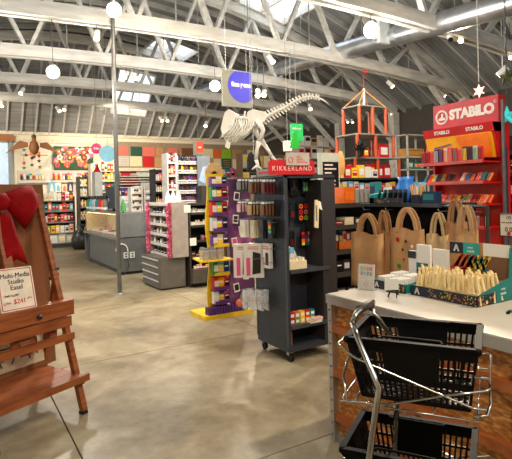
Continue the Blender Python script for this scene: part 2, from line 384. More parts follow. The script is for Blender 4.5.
# ================= COUNTER at the right
osb = ramp_mat('osb_board', (158,96,42), (226,168,96), 26, .55, (1,1,2.2), 2, .1, extra=[(.5,(188,122,58))]); batten = ramp_mat('batten_wood', (158,84,40), (186,108,54), 8, .5, (1,6,1))
CXf, CYb, CH = 2.05, 2.5, .943
r = empty('checkout_counter', (CXf,CYb,0), FX, 'checkout counter of orange chipboard with pale top and metal corners', 'counter')
L = 2.6
MB().box(.0, L, .03, 1.5, .0, CH-.05).build('chipboard_panel', osb, r)
MB().bev(-.01, L, -.02, 1.52, CH-.045, CH, .006).build('countertop', M('counter_top', (182,176,164), .35, var=.04, scale=3), r)
MB().box(-.015, L, -.026, -.018, CH-.06, CH-.004).build('edge_strip', metal, r)
cm = MB().box(-.018, .02, -.012, .03, 0, CH-.06).build('corner_strip', metal, r)
sc = MB()
for i in range(12): sc.ball((.003,-.016,.05+i*.072), .006, 5)
sc.build('screws', M('screw_heads', (90,90,88), .4, 1), cm)
for z in (.70, .42, .14): MB().box(.02, L, -.008, .03, z, z+.045).build('rail', batten, r)
for x in (.62, 1.24, 1.86): MB().box(x, x+.06, -.014, .03, 0, CH-.06).build('stile', batten, r)
MB().box(-.012, .0, .03, 1.5, 0, CH-.05).build('end_panel', osb, r)
MB().box(.02, L, .01, .03, 0, .05).build('kick_strip', metal, r)

# ---- shopping baskets and their chrome stand
BO = Vector((.829+.25, 1.368-.152, 0)); fl = at(347, 336, 1.61); fr_ = at(482, 350, 1.44)
BR = math.atan2(fr_.y-fl.y, fr_.x-fl.x)
def basket(z, name_label, off):
    r = empty('shopping_basket', (fl.x+off[0], fl.y+off[1], z), BR, name_label, 'basket')
    w, dp, h, tp = .385, .30, .19, .04
    top = [(0,0),(w,0),(w,dp),(0,dp)]; bot = [(tp,tp*.7),(w-tp*.7,tp*.7),(w-tp*.7,dp-tp*.7),(tp,dp-tp*.7)]
    def pt(i, s_, t):   # side i, along s, down t
        a, b = Vector(top[i]), Vector(top[(i+1) % 4]); c, e = Vector(bot[i]), Vector(bot[(i+1) % 4])
        p = a.lerp(b, s_).lerp(c.lerp(e, s_), t); return Vector((p.x, p.y, h*(1-t)))
    b = MB()
    for i in range(4):
        n = 20 if i % 2 == 0 else 14
        for k in range(n+1): b.beam(pt(i,k/n,0), pt(i,k/n,1), .007, .007, (0,1,0) if i % 2 == 0 else (1,0,0))
        for t, ww in ((.10,.03),(.36,.008),(.62,.02),(.97,.014)): b.beam(pt(i,0,t), pt(i,1,t), .006, ww)
        lo, hi = (.27,.73) if i % 2 == 0 else (.35,.65)
        vs = [pt(i,lo,.0), pt(i,hi,.0), pt(i,hi,.62), pt(i,lo,.62)]; nrm = (vs[1]-vs[0]).cross(vs[3]-vs[0]).normalized()*.005
        b.add([v-nrm for v in vs]+[v+nrm for v in vs], [(0,1,2,3),(7,6,5,4),(0,4,5,1),(1,5,6,2),(2,6,7,3),(3,7,4,0)])
    for k in range(13):
        x = bot[0][0]+(bot[1][0]-bot[0][0])*k/12; b.box(x-.006, x+.006, bot[0][1], bot[2][1], 0, .006)
    for k in range(9):
        y = bot[0][1]+(bot[2][1]-bot[0][1])*k/8; b.box(bot[0][0], bot[1][0], y-.005, y+.005, 0, .006)
    b.build('body', black, r)
    q = MB()
    for i in range(4):
        a, c = top[i], top[(i+1) % 4]; q.beam((a[0],a[1],h-.004), (c[0],c[1],h-.004), .020, .018)
    for x, y in top: q.ball((x,y,h-.004), .012, 8)
    q.build('rim', M('basket_rim', (4,4,5), .55, spec=.12), r)
    for y, s_ in ((.012,1), (dp-.012,-1)):
        MB().tube([(w*.25,y,h+.004),(w*.27,y+s_*.02,h+.006),(w*.5,y+s_*.022,h+.007),(w*.73,y+s_*.02,h+.006),(w*.75,y,h+.004)], .004, 6).build('handle', M('basket_rim'), r)
    return r
basket(.935, 'black plastic shopping basket in the upper cradle of the chrome stand', (0,0))
basket(.578, 'black plastic shopping basket in the lower cradle near the floor', (-.02,.015))
st = empty('basket_stand', (fl.x, fl.y, 0), BR, 'bent chrome tube stand carrying the black shopping baskets', 'stand')
def sloc(v): return Matrix.Rotation(-BR,3,'Z') @ (v-Vector((fl.x,fl.y,0)))
zf = 1.50
P = [sloc(at(352,323,1.60)), sloc(at(358,339,1.56)), sloc(at(374,376,1.5)), sloc(at(379,388,1.48)), sloc(at(377,402,1.48)), sloc(at(369,459,1.46))]
P2 = [p+Vector((.015,q_,.0)) for p, q_ in zip(P, (.2,.25,.33,.36,.375,.375))]
fz = P[-1]; low = Vector((fz.x-.05, fz.y, .04)); P.append(low); P2.append(low+Vector((.015,.40,0)))
MB().tube(P, .0095, 10).build('post', chrome, st, True); MB().tube(P2, .0095, 10).build('post', chrome, st, True)
h0, h1 = P[0], P2[0]
hb_ = MB().tube([h0, h0+Vector((.012,.015,.03)), h0.lerp(h1,.5)+Vector((.012,0,.035)), h1+Vector((.012,-.015,.03)), h1], .0095, 10).build('handle', chrome, st, True)
MB().tube([h0+Vector((.012,.05,.033)), h1+Vector((.012,-.05,.033))], .014, 12).build('grip', M('grip_rubber', (60,52,46), .5), hb_, True)
MB().tube([low, low+Vector((.5,0,0))], .0125, 8).tube([low+Vector((.015,.40,0)), low+Vector((.515,.40,0))], .0125, 8).tube([low+Vector((.5,0,0)), low+Vector((.515,.40,0))], .0125, 8).tube([low, low+Vector((.015,.4,0))], .0125, 8).build('foot_frame', chrome, st, True)
def wire(pts, name='wire_arm', r_=.004): return MB().tube(pts, r_, 6).build(name, chrome, st, True)
for z in (.935, .578):
    for y in (-.02, .335):
        wire([(-.012,y,z+.165),(.03,y,z+.135),(.37,y,z+.03),(.405,y,z+.03)]); wire([(-.0,y,z-.006),(.12,y,z+.0),(.31,y,z+.06),(.405,y,z+.085)])
    wire([(-.012,-.02,z+.165),(-.03,.0,z+.168),(-.03,.31,z+.168),(-.012,.335,z+.165)], 'wire_loop')
    wire([(.0,-.02,z-.006),(-.02,0,z-.006),(-.02,.31,z-.006),(0,.335,z-.006)], 'wire_loop')
    wire([(.0,-.02,z-.006),(-.03,.05,z+.05),(-.03,.20,z+.13)], 'wire_loop')
    wire([(.375,-.02,z+.12),(.41,-.01,z+.118),(.416,.03,z+.09),(.416,.03,z+.03),(.405,-.01,z+.01),(.37,-.02,z+.008)], 'wire_loop', .005)
    wire([(.405,-.02,z+.085),(.416,.0,z+.086),(.416,.31,z+.086),(.405,.335,z+.085)], 'wire_loop')
    for k in range(4): wire([(.02+.12*k,-.02,z-.008),(.02+.12*k,.335,z-.008)], 'cradle_wire', .003)
    for y in (-.02,.335): wire([(-.02,y,z-.007),(.39,y,z-.007)], 'cradle_wire', .003)

# ================= DISPLAY BOXES on the counter
navy = M('box_navy', (18,30,52), .5); teal = M('box_teal', (10,128,122), .5); kraft = ramp_mat('kraft_paper', (176,134,90), (196,154,108), 6, .8)
whitec = M('white_card', (236,234,228), .6, var=.03); paleease = M('easel_pale', (246,222,166), .55, var=.1, scale=30)
def confetti(mb, x0, x1, z0, z1, n, y=0, flip=False, rnd=R):
    for _ in range(n):
        x, z, s_, a = rnd.uniform(x0,x1), rnd.uniform(z0,z1), .006, rnd.uniform(0,6.28)
        pts = [(x+s_*math.cos(a+k*2.09), z+s_*math.sin(a+k*2.09)) for k in range(3)]
        mb.mi(rnd.randint(0,4))
        if flip: mb.prism(pts, y, y+.001, 'x')
        else: mb.prism(pts, y-.001, y, 'y')
CONF = [col('teal'), col('orange'), col('red'), col('yellow'), col('lime green')]
def letterA(par, T, s_=.04, m=inkw):
    d = MB(); d.prism([(-.5*s_,-.5*s_),(-.22*s_,-.5*s_),(.12*s_,.5*s_),(-.1*s_,.5*s_)], -.002, -.0005, 'y', T)
    d.prism([(.12*s_,.5*s_),(-.1*s_,.5*s_),(.25*s_,-.5*s_),(.5*s_,-.5*s_)], -.002, -.0005, 'y', T); d.prism([(-.3*s_,-.18*s_),(.3*s_,-.18*s_),(.25*s_,.0),(-.22*s_,.0)], -.002, -.0005, 'y', T)
    return d.build('letter_mark', m, par)
def easel_parts(d, x=0, y=0, s_=1.0, a=.12):   # folded miniature easel about .13 high
    d.beam((x-.018*s_,y,0), (x-.004*s_,y+.02,.13*s_), .009, .007); d.beam((x+.018*s_,y,0), (x+.004*s_,y+.02,.13*s_), .009, .007)
    d.beam((x,y+.035,0), (x,y+.022,.13*s_), .009, .007); d.beam((x-.02*s_,y-.004,.035*s_), (x+.02*s_,y-.004,.035*s_), .008, .012); return d
F1 = Vector((2.42,2.17,CH)); W1 = .46; D1 = min(.38, onZ(508,298,CH).x-2.42)
r = empty('mini_easel_display_box', F1, FX, 'navy and teal display box of miniature wooden easels on the counter', 'box')
MB().box(0,W1,0,.004,0,.06).box(0,W1,.005,D1,0,.003).build('front_lip', navy, r)
c = MB(); confetti(c, .12, W1-.005, .006, .054, 90, -.0005); c.build('confetti_print', CONF, r)
side = [(0,0),(D1,0),(D1,.30),(D1-.035,.30),(D1-.05,.13),(0,.06)]
sp = MB().prism([(a,b) for a,b in side], W1-.004, W1, 'x').build('side_panel', teal, r)
c = MB(); c.mi(5).box(W1+.0002,W1+.0006,.004,D1*.5,.002,.062); confetti(c, .01, D1*.5, .006, .055, 40, W1+.0008, True); c.build('confetti_print', CONF+[navy], sp)
MB().box(0,.004,0,D1,0,.06).build('side_panel', teal, r)
bp = MB().box(0,W1,D1-.004,D1,0,.31).build('back_panel', kraft, r)
letterA(r, Matrix.Translation((.05,-.0005,.03)), .04)
Tb = Matrix.Translation((0,D1-.006,0))
MB().box(.03,.13,-.002,0,.235,.305,Tb).build('navy_panel', navy, bp); letterA(bp, Tb @ Matrix.Translation((.08,-.003,.27)), .045)
MB().box(.13,.24,-.002,0,.235,.305,Tb).build('teal_panel', M('panel_cyan', (30,170,170), .5), bp); sign_text('mini', .022, .18, .277, inkw, Tb, bp, -.003); sign_text('easels', .022, .185, .255, inkw, Tb, bp, -.003)
MB().box(.27,W1-.02,-.003,0,.235,.31,Tb).build('white_label', whitec, bp)
sign_text('mini', .022, 0, 0, inkw, Matrix.Translation((W1+.001,.24,.075)) @ Matrix.Rotation(math.pi/2,4,'Z'), sp, -.0005); sign_text('easels', .022, 0, 0, inkw, Matrix.Translation((W1+.001,.24,.05)) @ Matrix.Rotation(math.pi/2,4,'Z'), sp, -.0005)
MB().box(.255,W1-.01,-.001,0,.10,.235,Tb).build('print_shade', M('print_brown', (120,84,58), .6), bp)
for cn, bx in (('red', .0), ('orange', .03), ('yellow', .11), ('teal', .20)):
    d = MB()
    for q in range(3):
        x = bx+.04*q; lean_ = {'red': .10, 'orange': .06, 'yellow': .10, 'teal': -.05}[cn]; d.beam((x,-.002,.08), (x+.03+lean_,-.002,.232), .004, .016, (1,0,0)); d.beam((x+.05,-.002,.08), (x+.01+lean_,-.002,.215), .004, .013, (1,0,0)); d.beam((x,-.003,.13), (x+.06,-.003,.15), .004, .013, (0,1,0))
    o = d.build('easel_picture', col(cn), bp); o.matrix_local = Tb
n = 0
proto = None
for row in range(4):
    for k in range(9):
        x, y = .035+k*.049, .03+row*(D1-.09)/4; lo = F1+Vector((y, -x, .0035+.0*row))
        lb = 'pale wooden miniature easel, %s from left in %s row of the counter box' % (ORD[k], ['front','second','third','back'][row])
        lo = Vector((F1.x+y, F1.y-x, CH+.0035)); rz = FX+R.uniform(-.35,.35)
        if not proto:
            proto = empty('miniature_easel', lo, rz, lb, 'miniature easel', 'miniature easels in the display box')
            s_ = 1.0
            for sx in (-1,1): MB().beam((sx*.027,0,0), (sx*.017,.012,.125), .0085, .008).build('leg', paleease, proto)
            MB().beam((0,.034,0), (.0,.014,.132), .0085, .008).build('leg', paleease, proto)
            MB().beam((-.022,.011,.118),(.022,.011,.118),.007,.010).build('head_bar', paleease, proto)
            MB().beam((0,.0,.04),(0,.008,.14),.008,.008).build('mast', paleease, proto)
            MB().beam((-.027,-.004,.045), (.027,-.004,.045), .008, .014).build('ledge', paleease, proto)
        else:
            e = again(proto, lo, rz, lb, 'miniature easels in the display box'); e.scale = (1.3,1.2,R.uniform(1.0,1.3)); e.rotation_euler = (R.uniform(-.12,.12),R.uniform(-.22,.22),rz)
# canvases display box to its left
F2 = Vector((2.40,2.475,CH))
r = empty('mini_canvas_display_box', F2, FX, 'smaller navy display box of white mini canvases beside the easel box', 'box')
MB().box(0,.28,0,.004,0,.055).box(0,.28,.005,.30,0,.003).build('front_lip', navy, r); MB().prism([(0,0),(.3,0),(.3,.08),(0,.055)], 0, .004, 'x').build('side_panel', M('panel_cyan'), r)
MB().prism([(0,0),(.3,0),(.3,.08),(0,.055)], .276, .28, 'x').build('side_panel', teal, r)
c = MB(); confetti(c, .13, .275, .006, .05, 40, -.0005); c.build('confetti_print', CONF, r); letterA(r, Matrix.Translation((.035,-.0005,.028)), .036)
for k in range(14):
    solid('mini_canvas', MB().bev(-.032,.032,-.004,.004,0,.075+.012*(k//7),.001), whitec, (F2.x+.03+.017*k, F2.y-.05-(.0 if k % 2 else .004), CH+.003), FX, 'small white stretched canvas standing %s from front in navy box, left row' % ORD[k], 'canvas', 'white mini canvases in the navy box')
    solid('mini_canvas', MB().bev(-.045,.045,-.004,.004,0,.070+.012*(k//7),.001), whitec, (F2.x+.03+.017*k, F2.y-.165, CH+.003), FX, 'small white stretched canvas standing %s from front in navy box, middle row' % ORD[k], 'canvas', 'white mini canvases in the navy box')
# upright canvas packs behind
for px, w_, nm, z1, lb in ((412.5,.07,'a',.22,'plain white mini canvas pack standing beside the blue labelled packs'),(423.5,.115,'b',.27,'white mini canvas pack with teal label, left of the two'),(440.5,.125,'c',.25,'white mini canvas pack with teal label, right of the two')):
    p = onX(px, 270, 2.74); rr = empty('canvas_pack', (2.74,p.y,CH), FX, lb, 'canvas pack')
    MB().bev(-w_/2,w_/2,0,.02,.0,z1,.002).build('canvas', whitec, rr)
    if nm != 'a':
        MB().box(-w_/2,w_/2,-.003,-.001,z1-.17,z1-.125).build('teal_label', M('pack_teal', (20,110,130), .5), rr); MB().box(-w_/2,w_/2,-.003,-.001,0,z1-.17).build('dark_label', M('pack_navy', (38,52,92), .5), rr)
        sign_text('mini', .018, 0, z1-.147, inkw, Matrix.Identity(4), rr, -.0035)
    else: MB().box(-w_/2,w_/2,-.003,-.001,z1-.05,z1-.0).build('dark_cap', navy, rr)
# acrylic swatch card
q = onX(366, 294, 2.30); s = empty('swatch_card_stand', (q.x,q.y,CH), FX+.35, 'clear acrylic stand with pastel colour swatch card at counter corner', 'card stand')
Ts = Matrix.Rotation(-.12,4,'X')
MB().box(-.055,.055,0,.006,0,.165,Ts).build('card', M('card_cream', (236,224,208), .5), s)
MB().box(-.06,.06,-.005,-.002,0,.17,Ts).box(-.06,.06,-.002,.06,0,.003).build('acrylic_holder', glassy, s)
d = MB(); cs = ['lime green','yellow','orange','red','magenta','light blue','teal','grey']
for k in range(8):
    i, j = k % 4, k//4; d.mi(k).box(-.042+i*.022,-.024+i*.022,-.0018,-.0005,.125-j*.032,.15-j*.032,Ts)
d.build('swatches', [col(c_) for c_ in cs], s)
d = MB(); d.tube([Ts @ Vector((.013*math.cos(a*.52),-.001,.04+.013*math.sin(a*.52))) for a in range(12)], .0022, 5, True); d.build('red_ring', inkr, s)
# tiny black easel with white card
q = onX(393, 297, 2.27); s = empty('tabletop_easel', (q.x,q.y,CH), FX+.3, 'tiny black tabletop easel holding a tilted blank white card', 'miniature easel')
for sx in (-1,1): MB().beam((sx*.028,-.01,0), (sx*.008,.03,.10), .007, .007).build('leg', black, s)
MB().beam((0,.07,0), (0,.032,.095), .007, .007).build('leg', black, s)
MB().beam((-.035,-.012,.035), (.035,-.012,.035), .014, .008).build('ledge', black, s)
solid('blank_card', MB().box(-.045,.045,0,.003,0,.065, Matrix.Rotation(-.35,4,'X') @ Matrix.Rotation(-.15,4,'Y')), whitec, (q.x-.012,q.y,CH+.046), FX+.3, 'blank white card resting on the tiny black easel', 'card')
# small black pen on the counter right
solid('black_clip', MB().bev(-.03,.03,-.008,.008,0,.01,.004), black, onZ(509,313,CH), .3, 'small black clip lying on the counter at the right edge', 'clip')

# ================= RED PEGBOARD FIXTURE
KX0, KX1, KY0, KY1, KH = 2.74, 3.36, 3.95, 4.52, 1.76
K0 = onZ(289, 352, .11); KX0, KY0 = K0.x, K0.y; KX1 = KX0+.60; KY1 = KY0+.56
r = empty('pegboard_fixture', (KX0,KY0,0), 0, 'dark steel rolling pegboard fixture under the red header sign', 'fixture')
w_, dp = KX1-KX0, KY1-KY0
MB().bev(0,w_,0,dp,.10,.145,.01).build('base_tray', darksteel, r)
holes = M('peg_holes', (24,27,32), .8)
sp = MB().box(0,.03,.0,dp,.145,KH).build('side_panel', darksteel, r)
d = MB()
for i in range(17):
    for j in range(54): d.box(-.001,.001,.04+i*.03-.004,.04+i*.03+.004,.18+j*.029,.188+j*.029)
d.build('peg_holes', holes, sp); MB().box(-.004,0,0,.02,.145,KH).box(-.004,0,dp-.02,dp,.145,KH).box(-.004,0,0,dp,KH-.02,KH).build('edge_trim', M('trim_steel', (74,80,90), .4, .3), sp)
sp2 = MB().box(w_-.17,w_,.0,dp,.145,KH-.05).build('side_panel', M('steel_shade', (58,56,58), .5, .2), r)
d = MB()
for i in range(5):
    for j in range(52): d.box(w_-.15+i*.03,w_-.142+i*.03,-.001,.001,.18+j*.029,.188+j*.029)
d.build('peg_holes', holes, sp2)
MB().box(.03,w_-.17,dp/2,dp/2+.02,.145,KH).build('back_panel', darksteel, r)
MB().box(0,w_,0,dp,KH-.03,KH).build('top_cap', darksteel, r)
SH = [.86,.34]
for z in SH: MB().box(.03,w_-.17,-.01,dp/2,z-.02,z).box(.03,w_-.1,-.015,-.008,z-.028,z+.01).build('shelf', M('trim_steel'), r)
for x, y in ((.05,.05),(w_-.05,.05),(.05,dp-.05),(w_-.05,dp-.05)):
    c = empty('caster', (0,0,0), 0, 'caster of the fixture base frame', 'x') if 0 else None
    f = MB().box(x-.022,x+.022,y-.006,y+.03,.06,.10).build('caster', metal, r)
    MB().lathe([(.02,-.013),(.038,-.012),(.038,.012),(.02,.013)], (0,0,0), 14, Matrix.Translation((x,y-.01,.0385)) @ Matrix.Rotation(math.pi/2,4,'Y')).build('wheel', black, f)
# header
h = empty('header_sign', (KX0-.18,KY0-.02,KH), 0, 'red header sign with white letters on the dark pegboard fixture', 'sign')
MB().prism([(0,.0),(.52,.0),(.52,.115),(.50,.135),(.02,.135),(0,.115)], 0, .02, 'y').build('board', M('header_red', (186,16,30), .45), h)
text('KIKKERLAND', .062, M('letter_pale', (226,196,190), .5), h, (.26,-.001,.055), space=1.3)
g = empty('handwritten_sign', (KX0+.0,KY0-.035,KH+.085), 0, 'grey paper sign with small red drawings above the red header', 'sign')
MB().box(0,.27,0,.01,0,.12).build('paper', M('paper_grey', (168,160,152), .7), g)
d = MB()
for k in range(5): d.box(.12+.0*k,.24-.02*k,-.002,0,.025+k*.014,.03+k*.014)
d.build('writing', inkr, g); d = MB().tube([(.05+.025*math.cos(a*.6),-.002,.05+.025*math.sin(a*.6)) for a in range(10)], .003, 5, True); d.build('drawing', inkr, g)

# hooks and packs on the left face
hookm = M('hook_wire', (150,152,156), .3, 1)
def hooks(face_fx, base_root, lx, z, L_, org):   # wire hook, a part of the fixture
    if face_fx: MB().tube([(org[0],org[1]-lx,z),(org[0]-L_,org[1]-lx,z),(org[0]-L_-.01,org[1]-lx,z+.012)], .0035, 5).build('hook', hookm, base_root)
    else: MB().tube([(lx,0,z),(lx,-L_,z),(lx,-L_-.01,z+.012)], .0035, 5).build('hook', hookm, base_root)
PACKS = {}
def pack(kind, c1, c2, w, h, th):
    key = (kind, c1, c2, w, h, th)
    if key in PACKS: return PACKS[key]
    if kind == 'blister':
        a = MB().box(-w/2,w/2,0,.002,-h,0).mi(1).bev(-w*.36,w*.36,-th,0,-h*.88,-h*.28,.004).mi(2).box(-w*.4,w*.4,-.001,0,-h*.2,-h*.06)
        me = a.mesh('card', [col(c1), col(c2), whitec])
    elif kind == 'pouch':
        a = MB().prism([(-w/2,-h),(w/2,-h),(w/2,-.01),(w*.3,0),(-w*.3,0),(-w/2,-.01)], -th, .001, 'y').mi(1).box(-w*.32,w*.32,-th-.001,-th,-h*.75,-h*.35)
        me = a.mesh('pouch', [col(c1), col(c2)])
    elif kind == 'box':
        a = MB().box(-w/2,w/2,-th,0,-h,0).mi(1).box(-w*.38,w*.38,-th-.001,-th,-h*.85,-h*.35)
        me = a.mesh('box', [col(c1), col(c2)])
    elif kind == 'clear':
        a = MB().box(-w/2,w/2,-.002,0,-h,0).mi(1).box(-w*.35,w*.35,-th,-.003,-h*.6,-h*.3).mi(0).box(-w/2,w/2,-th-.003,-th-.002,-h,0)
        me = a.mesh('clear_pack', [glassy, col(c1)])
    PACKS[key] = me; return me
def hang(name, me, loc, rz, label, cat, group):
    o = bpy.data.objects.new(name, me); C.objects.link(o); o.location = loc; o.rotation_euler = (0,0,rz); return tag(o, label, cat, group)
rows = [ # px positions on face plane, z pixel, spec
 (178, [(250,'blister','black','grey',.075,.10),(262,'blister','dark grey','brown',.085,.12),(275,'blister','black','maroon',.06,.12)], 4, 'top'),
 (200, [(250,'blister','dark grey','pale pink',.07,.10),(261,'blister','black','tan',.08,.12),(274,'blister','black','brown',.06,.12)], 4, 'second'),
 (219, [(248,'pouch','white','cream',.075,.14),(258,'pouch','cream','white',.07,.14),(267,'pouch','dark grey','black',.06,.14),(276,'pouch','black','green',.06,.14)], 2, 'third')]
for py, its, nn, rn in rows:
    for hi_, (px, kind, c1, c2, w0, h0_) in enumerate(its):
        p = onX(px, py, KX0-.006); lx = KY0-p.y
        MB().tube([(0,-lx,p.z),(-.19,-lx,p.z),(-.2,-lx,p.z+.012)], .0035, 5).build('hook', hookm, r)
        for k in range(nn):
            dx = .025+.036*k
            hang('hanging_pack', pack(kind,c1,c2,w0*1.2,h0_*1.3,.018), (KX0-dx,p.y,p.z-.004), FX+R.uniform(-.06,.06), '%s packet with %s front, %s from board on %s hook of %s row' % (c1,c2,ORD[k],ORD[hi_],rn), 'packet', 'packets hanging on the dark pegboard side')
# rainbow card
rb = ['red','orange','yellow','lime green','green','light blue','blue']
p = onX(279.5, 219, KX0-.006); o = MB().box(-.028,.028,0,.002,-.16,0)
for k, c_ in enumerate(rb): o.mi(k+1).box(-.022,.022,-.003,0,-.045-.015*k,-.031-.015*k)
solid('rainbow_card', o, [col('black')]+[col(c_) for c_ in rb], (KX0-.10,p.y+.03,p.z-.004), FX, 'black card of rainbow coloured tabs on the pegboard side, rightmost of its row', 'packet')
# big white boxes with pink picture
for k, (px, py) in enumerate(((247,243),(251,243),(262,243))):
    p = onX(px+8, py, KX0-.006); big = k < 2; w0 = .21 if big else .12; hh = .34 if big else .24
    dx = (.13,.07,.035)[k]; yy = p.y+.02*(k == 0)
    lb = ['large white box with black phone picture, front of the two hanging','large white box behind the front phone picture box','narrow pale box hanging right of the phone picture boxes'][k]
    q = empty('hanging_box', (KX0-dx, yy, p.z), (-.62,-.75,FX)[k], lb, 'box')
    MB().bev(-w0/2,w0/2,-.02,.02,-hh,0,.002).build('box', col('white'), q)
    MB().prism([(-.015,-hh+.03),(.07,-hh+.05),(.075,-.10),(-.005,-.08)] if big else [(-.01,-hh+.03),(.04,-hh+.03),(.04,-.09),(-.01,-.09)], -.023, -.021, 'y').build('phone_picture', inkk, q)
    MB().box(-.075 if big else -.05,-.035,-.023,-.021,-hh+.02,-.14).build('pink_panel', col('pink'), q)
    for j in range(2): MB().box(-.06,.05,-.023,-.021,-.035-j*.02,-.028-j*.02).build('printed_line', col('salmon'), q)
    if k: MB().tube([(0,-lx,p.z),(0,-lx,p.z)], .001, 3) if 0 else None
    MB().tube([(0,yy-KY0,p.z),(-dx-.03,yy-KY0,p.z)], .0035, 5).build('hook', hookm, r)
for k, px in enumerate((254,262,270)):
    p = onX(px, 288, KX0-.006); MB().tube([(0,p.y-KY0,p.z),(-.15,p.y-KY0,p.z)], .0035, 5).build('hook', hookm, r)
    for j in range(2): hang('clear_packet', pack('clear',('cream','pale pink','pale grey')[k],'x',.09,.20,.012), (KX0-.05-.06*j,p.y,p.z-.004), FX, 'clear bag with %s insert on low pegboard hook, %s' % (('cream','pink','grey')[k], ('inner one','outer one')[j]), 'packet', 'clear bags on the low pegboard hooks')
for px, py in ((284,222),(284,248),(268,258),(280,262)):
    p = onX(px-4, py, KX0-.006); MB().tube([(0,p.y-KY0,p.z),(-.14,p.y-KY0,p.z),(-.15,p.y-KY0,p.z+.012)], .0035, 5).build('hook', hookm, r)
# front bay
yb = KY0+dp/2-.003
def fitem(px, py, me, nm, lb, cat, off=.06):
    p = onY(px, py, yb-off); MB().tube([(p.x-KX0,dp/2,p.z),(p.x-KX0,dp/2-off-.03,p.z)], .0035, 5).build('hook', hookm, r)
    hang(nm, me, (p.x,p.y,p.z-.003), 0, lb, cat, None)
a = MB().box(-.05,.05,0,.002,-.17,0)
for sx in (-1,1): a.mi(1).tube([(sx*.022+.014*math.cos(t*.7),-.004,-.11+.014*math.sin(t*.7)) for t in range(9)], .003, 5, True).beam((sx*.012,-.004,-.1),(-sx*.006,-.004,-.03),.006,.003,(0,1,0))
fitem(294, 178, a.mesh('card', [col('black'), hookm]), 'scissors_card', 'black card with silver scissors hanging at top of fixture bay', 'card')
a = MB().box(-.055,.055,0,.002,-.17,0)
for k, c_ in enumerate(('teal','lime green','teal')): a.mi(k+1).bev(-.043+.032*k,-.023+.032*k,-.014,0,-.14,-.05,.003)
fitem(306, 177, a.mesh('card', [col('black'), col('light blue'), col('lime green'), col('teal')]), 'torch_card', 'black card holding blue and green tubes beside the scissors', 'card')
a = MB().box(-.07,.07,0,.002,-.20,0)
for k in range(6): a.mi(1+k).add([(-.03+.06*(k % 2)+q_*math.cos(t*.785),-.004,-.05-.058*(k//2)+q_*math.sin(t*.785)) for q_ in (.025,.011) for t in range(8)], [(t,(t+1) % 8,8+(t+1) % 8,8+t) for t in range(8)])
fitem(303, 201, a.mesh('card', [col('black'), col('orange'), col('red'), col('red'), col('salmon'), col('orange'), col('lime green')]), 'ring_card', 'black card of red orange and green rings in fixture bay', 'card', .05)
a = MB().box(-.03,.03,0,.002,-.17,0).mi(1).box(-.02,.02,-.006,0,-.14,-.08)
m_ = a.mesh('card', [col('black'), col('maroon')])
fitem(292, 203, m_, 'small_card', 'narrow black card with maroon insert left of the ring card', 'card'); fitem(292, 231, m_, 'small_card', 'narrow black card with maroon insert above the white carton', 'card')
a = MB().box(-.065,.065,0,.002,-.17,0); gc = ['red','navy','orange','maroon','purple','blue','orange','red','lime green','yellow','blue','green']
for k, c_ in enumerate(gc): i, j = k % 3, k//3; a.mi(1+k).box(-.058+.039*i,-.022+.039*i,-.005,0,-.055-.034*j,-.025-.034*j)
fitem(306, 229, a.mesh('card', [col('black')]+[col(c_) for c_ in gc]), 'colour_grid_card', 'black card with grid of rainbow squares in fixture bay', 'card')
p = onY(313, 200, KY0-.03); q = empty('hanging_gadget', (p.x+.01,KY0-.05,p.z), .0, 'long cream utensil packet hanging on the fixture front', 'packet')
MB().prism([(-.025,-.26),(.02,-.27),(.035,-.03),(.02,0),(-.01,0)], -.015, 0, 'y').build('card', col('cream'), q); MB().prism([(.03,-.08),(.07,-.1),(.05,-.02),(.03,-.01)], -.02, 0, 'y').build('tag', whitec, q); MB().box(-.008,.008,-.018,-.015,-.2,-.05).build('tool', col('grey'), q)
# white carton display on shelf
q = empty('counter_display_carton', (KX0+.055,KY0+.03,SH[0]), 0, 'white open display carton with small sign on the fixture shelf', 'carton')
MB().box(0,.20,0,.16,0,.08).build('tray', col('cream'), q); MB().prism([(0,.08),(.2,.08),(.17,.16),(.10,.21),(.03,.16)], .15, .155, 'y').build('header_card', whitec, q)
for k in range(5): MB().box(.015+.037*k,.04+.037*k,.02,.12,.03,.105).build('packet', col(('white','cream')[k % 2]), q)
MB().bev(.075,.125,.10,.11,.14,.20,.01).build('picture', col('light blue'), q)
gb = ['red','green','yellow','orange','lime green','red','salmon','yellow','red','teal']
for k, c_ in enumerate(gb):
    i, j = k % 5, k//5
    solid('small_box', MB().bev(-.027,.027,-.03,.03,0,.055,.003).mi(1).box(-.018,.018,-.0315,-.03,.012,.04), [col(c_), whitec], (KX0+.085+.06*i,KY0+.08,SH[1]+.0555*j), 0, 'small %s box, %s from left in the %s layer on fixture shelf' % (c_,ORD[i],('lower','upper')[j]), 'box', 'small coloured boxes on the fixture shelf')
for k in range(3): solid('flat_pack', MB().bev(-.07,.07,-.03,.03,0,.014,.004), col(('white','cream','pale pink')[k]), (KX0+.31+.01*k,KY0+.0,SH[1]+.0005+.0145*k), .1*k, '%s flat packet in the little stack at the front of fixture shelf' % ('white','cream','pale pink')[k], 'packet')
solid('wooden_block', MB().bev(-.02,.02,-.07,.07,0,.24,.004), M('block_wood', (150,88,38), .5), (KX0+.06,KY0+.12,.1455), 0, 'upright brown wooden board on the base of the pegboard fixture', 'board')

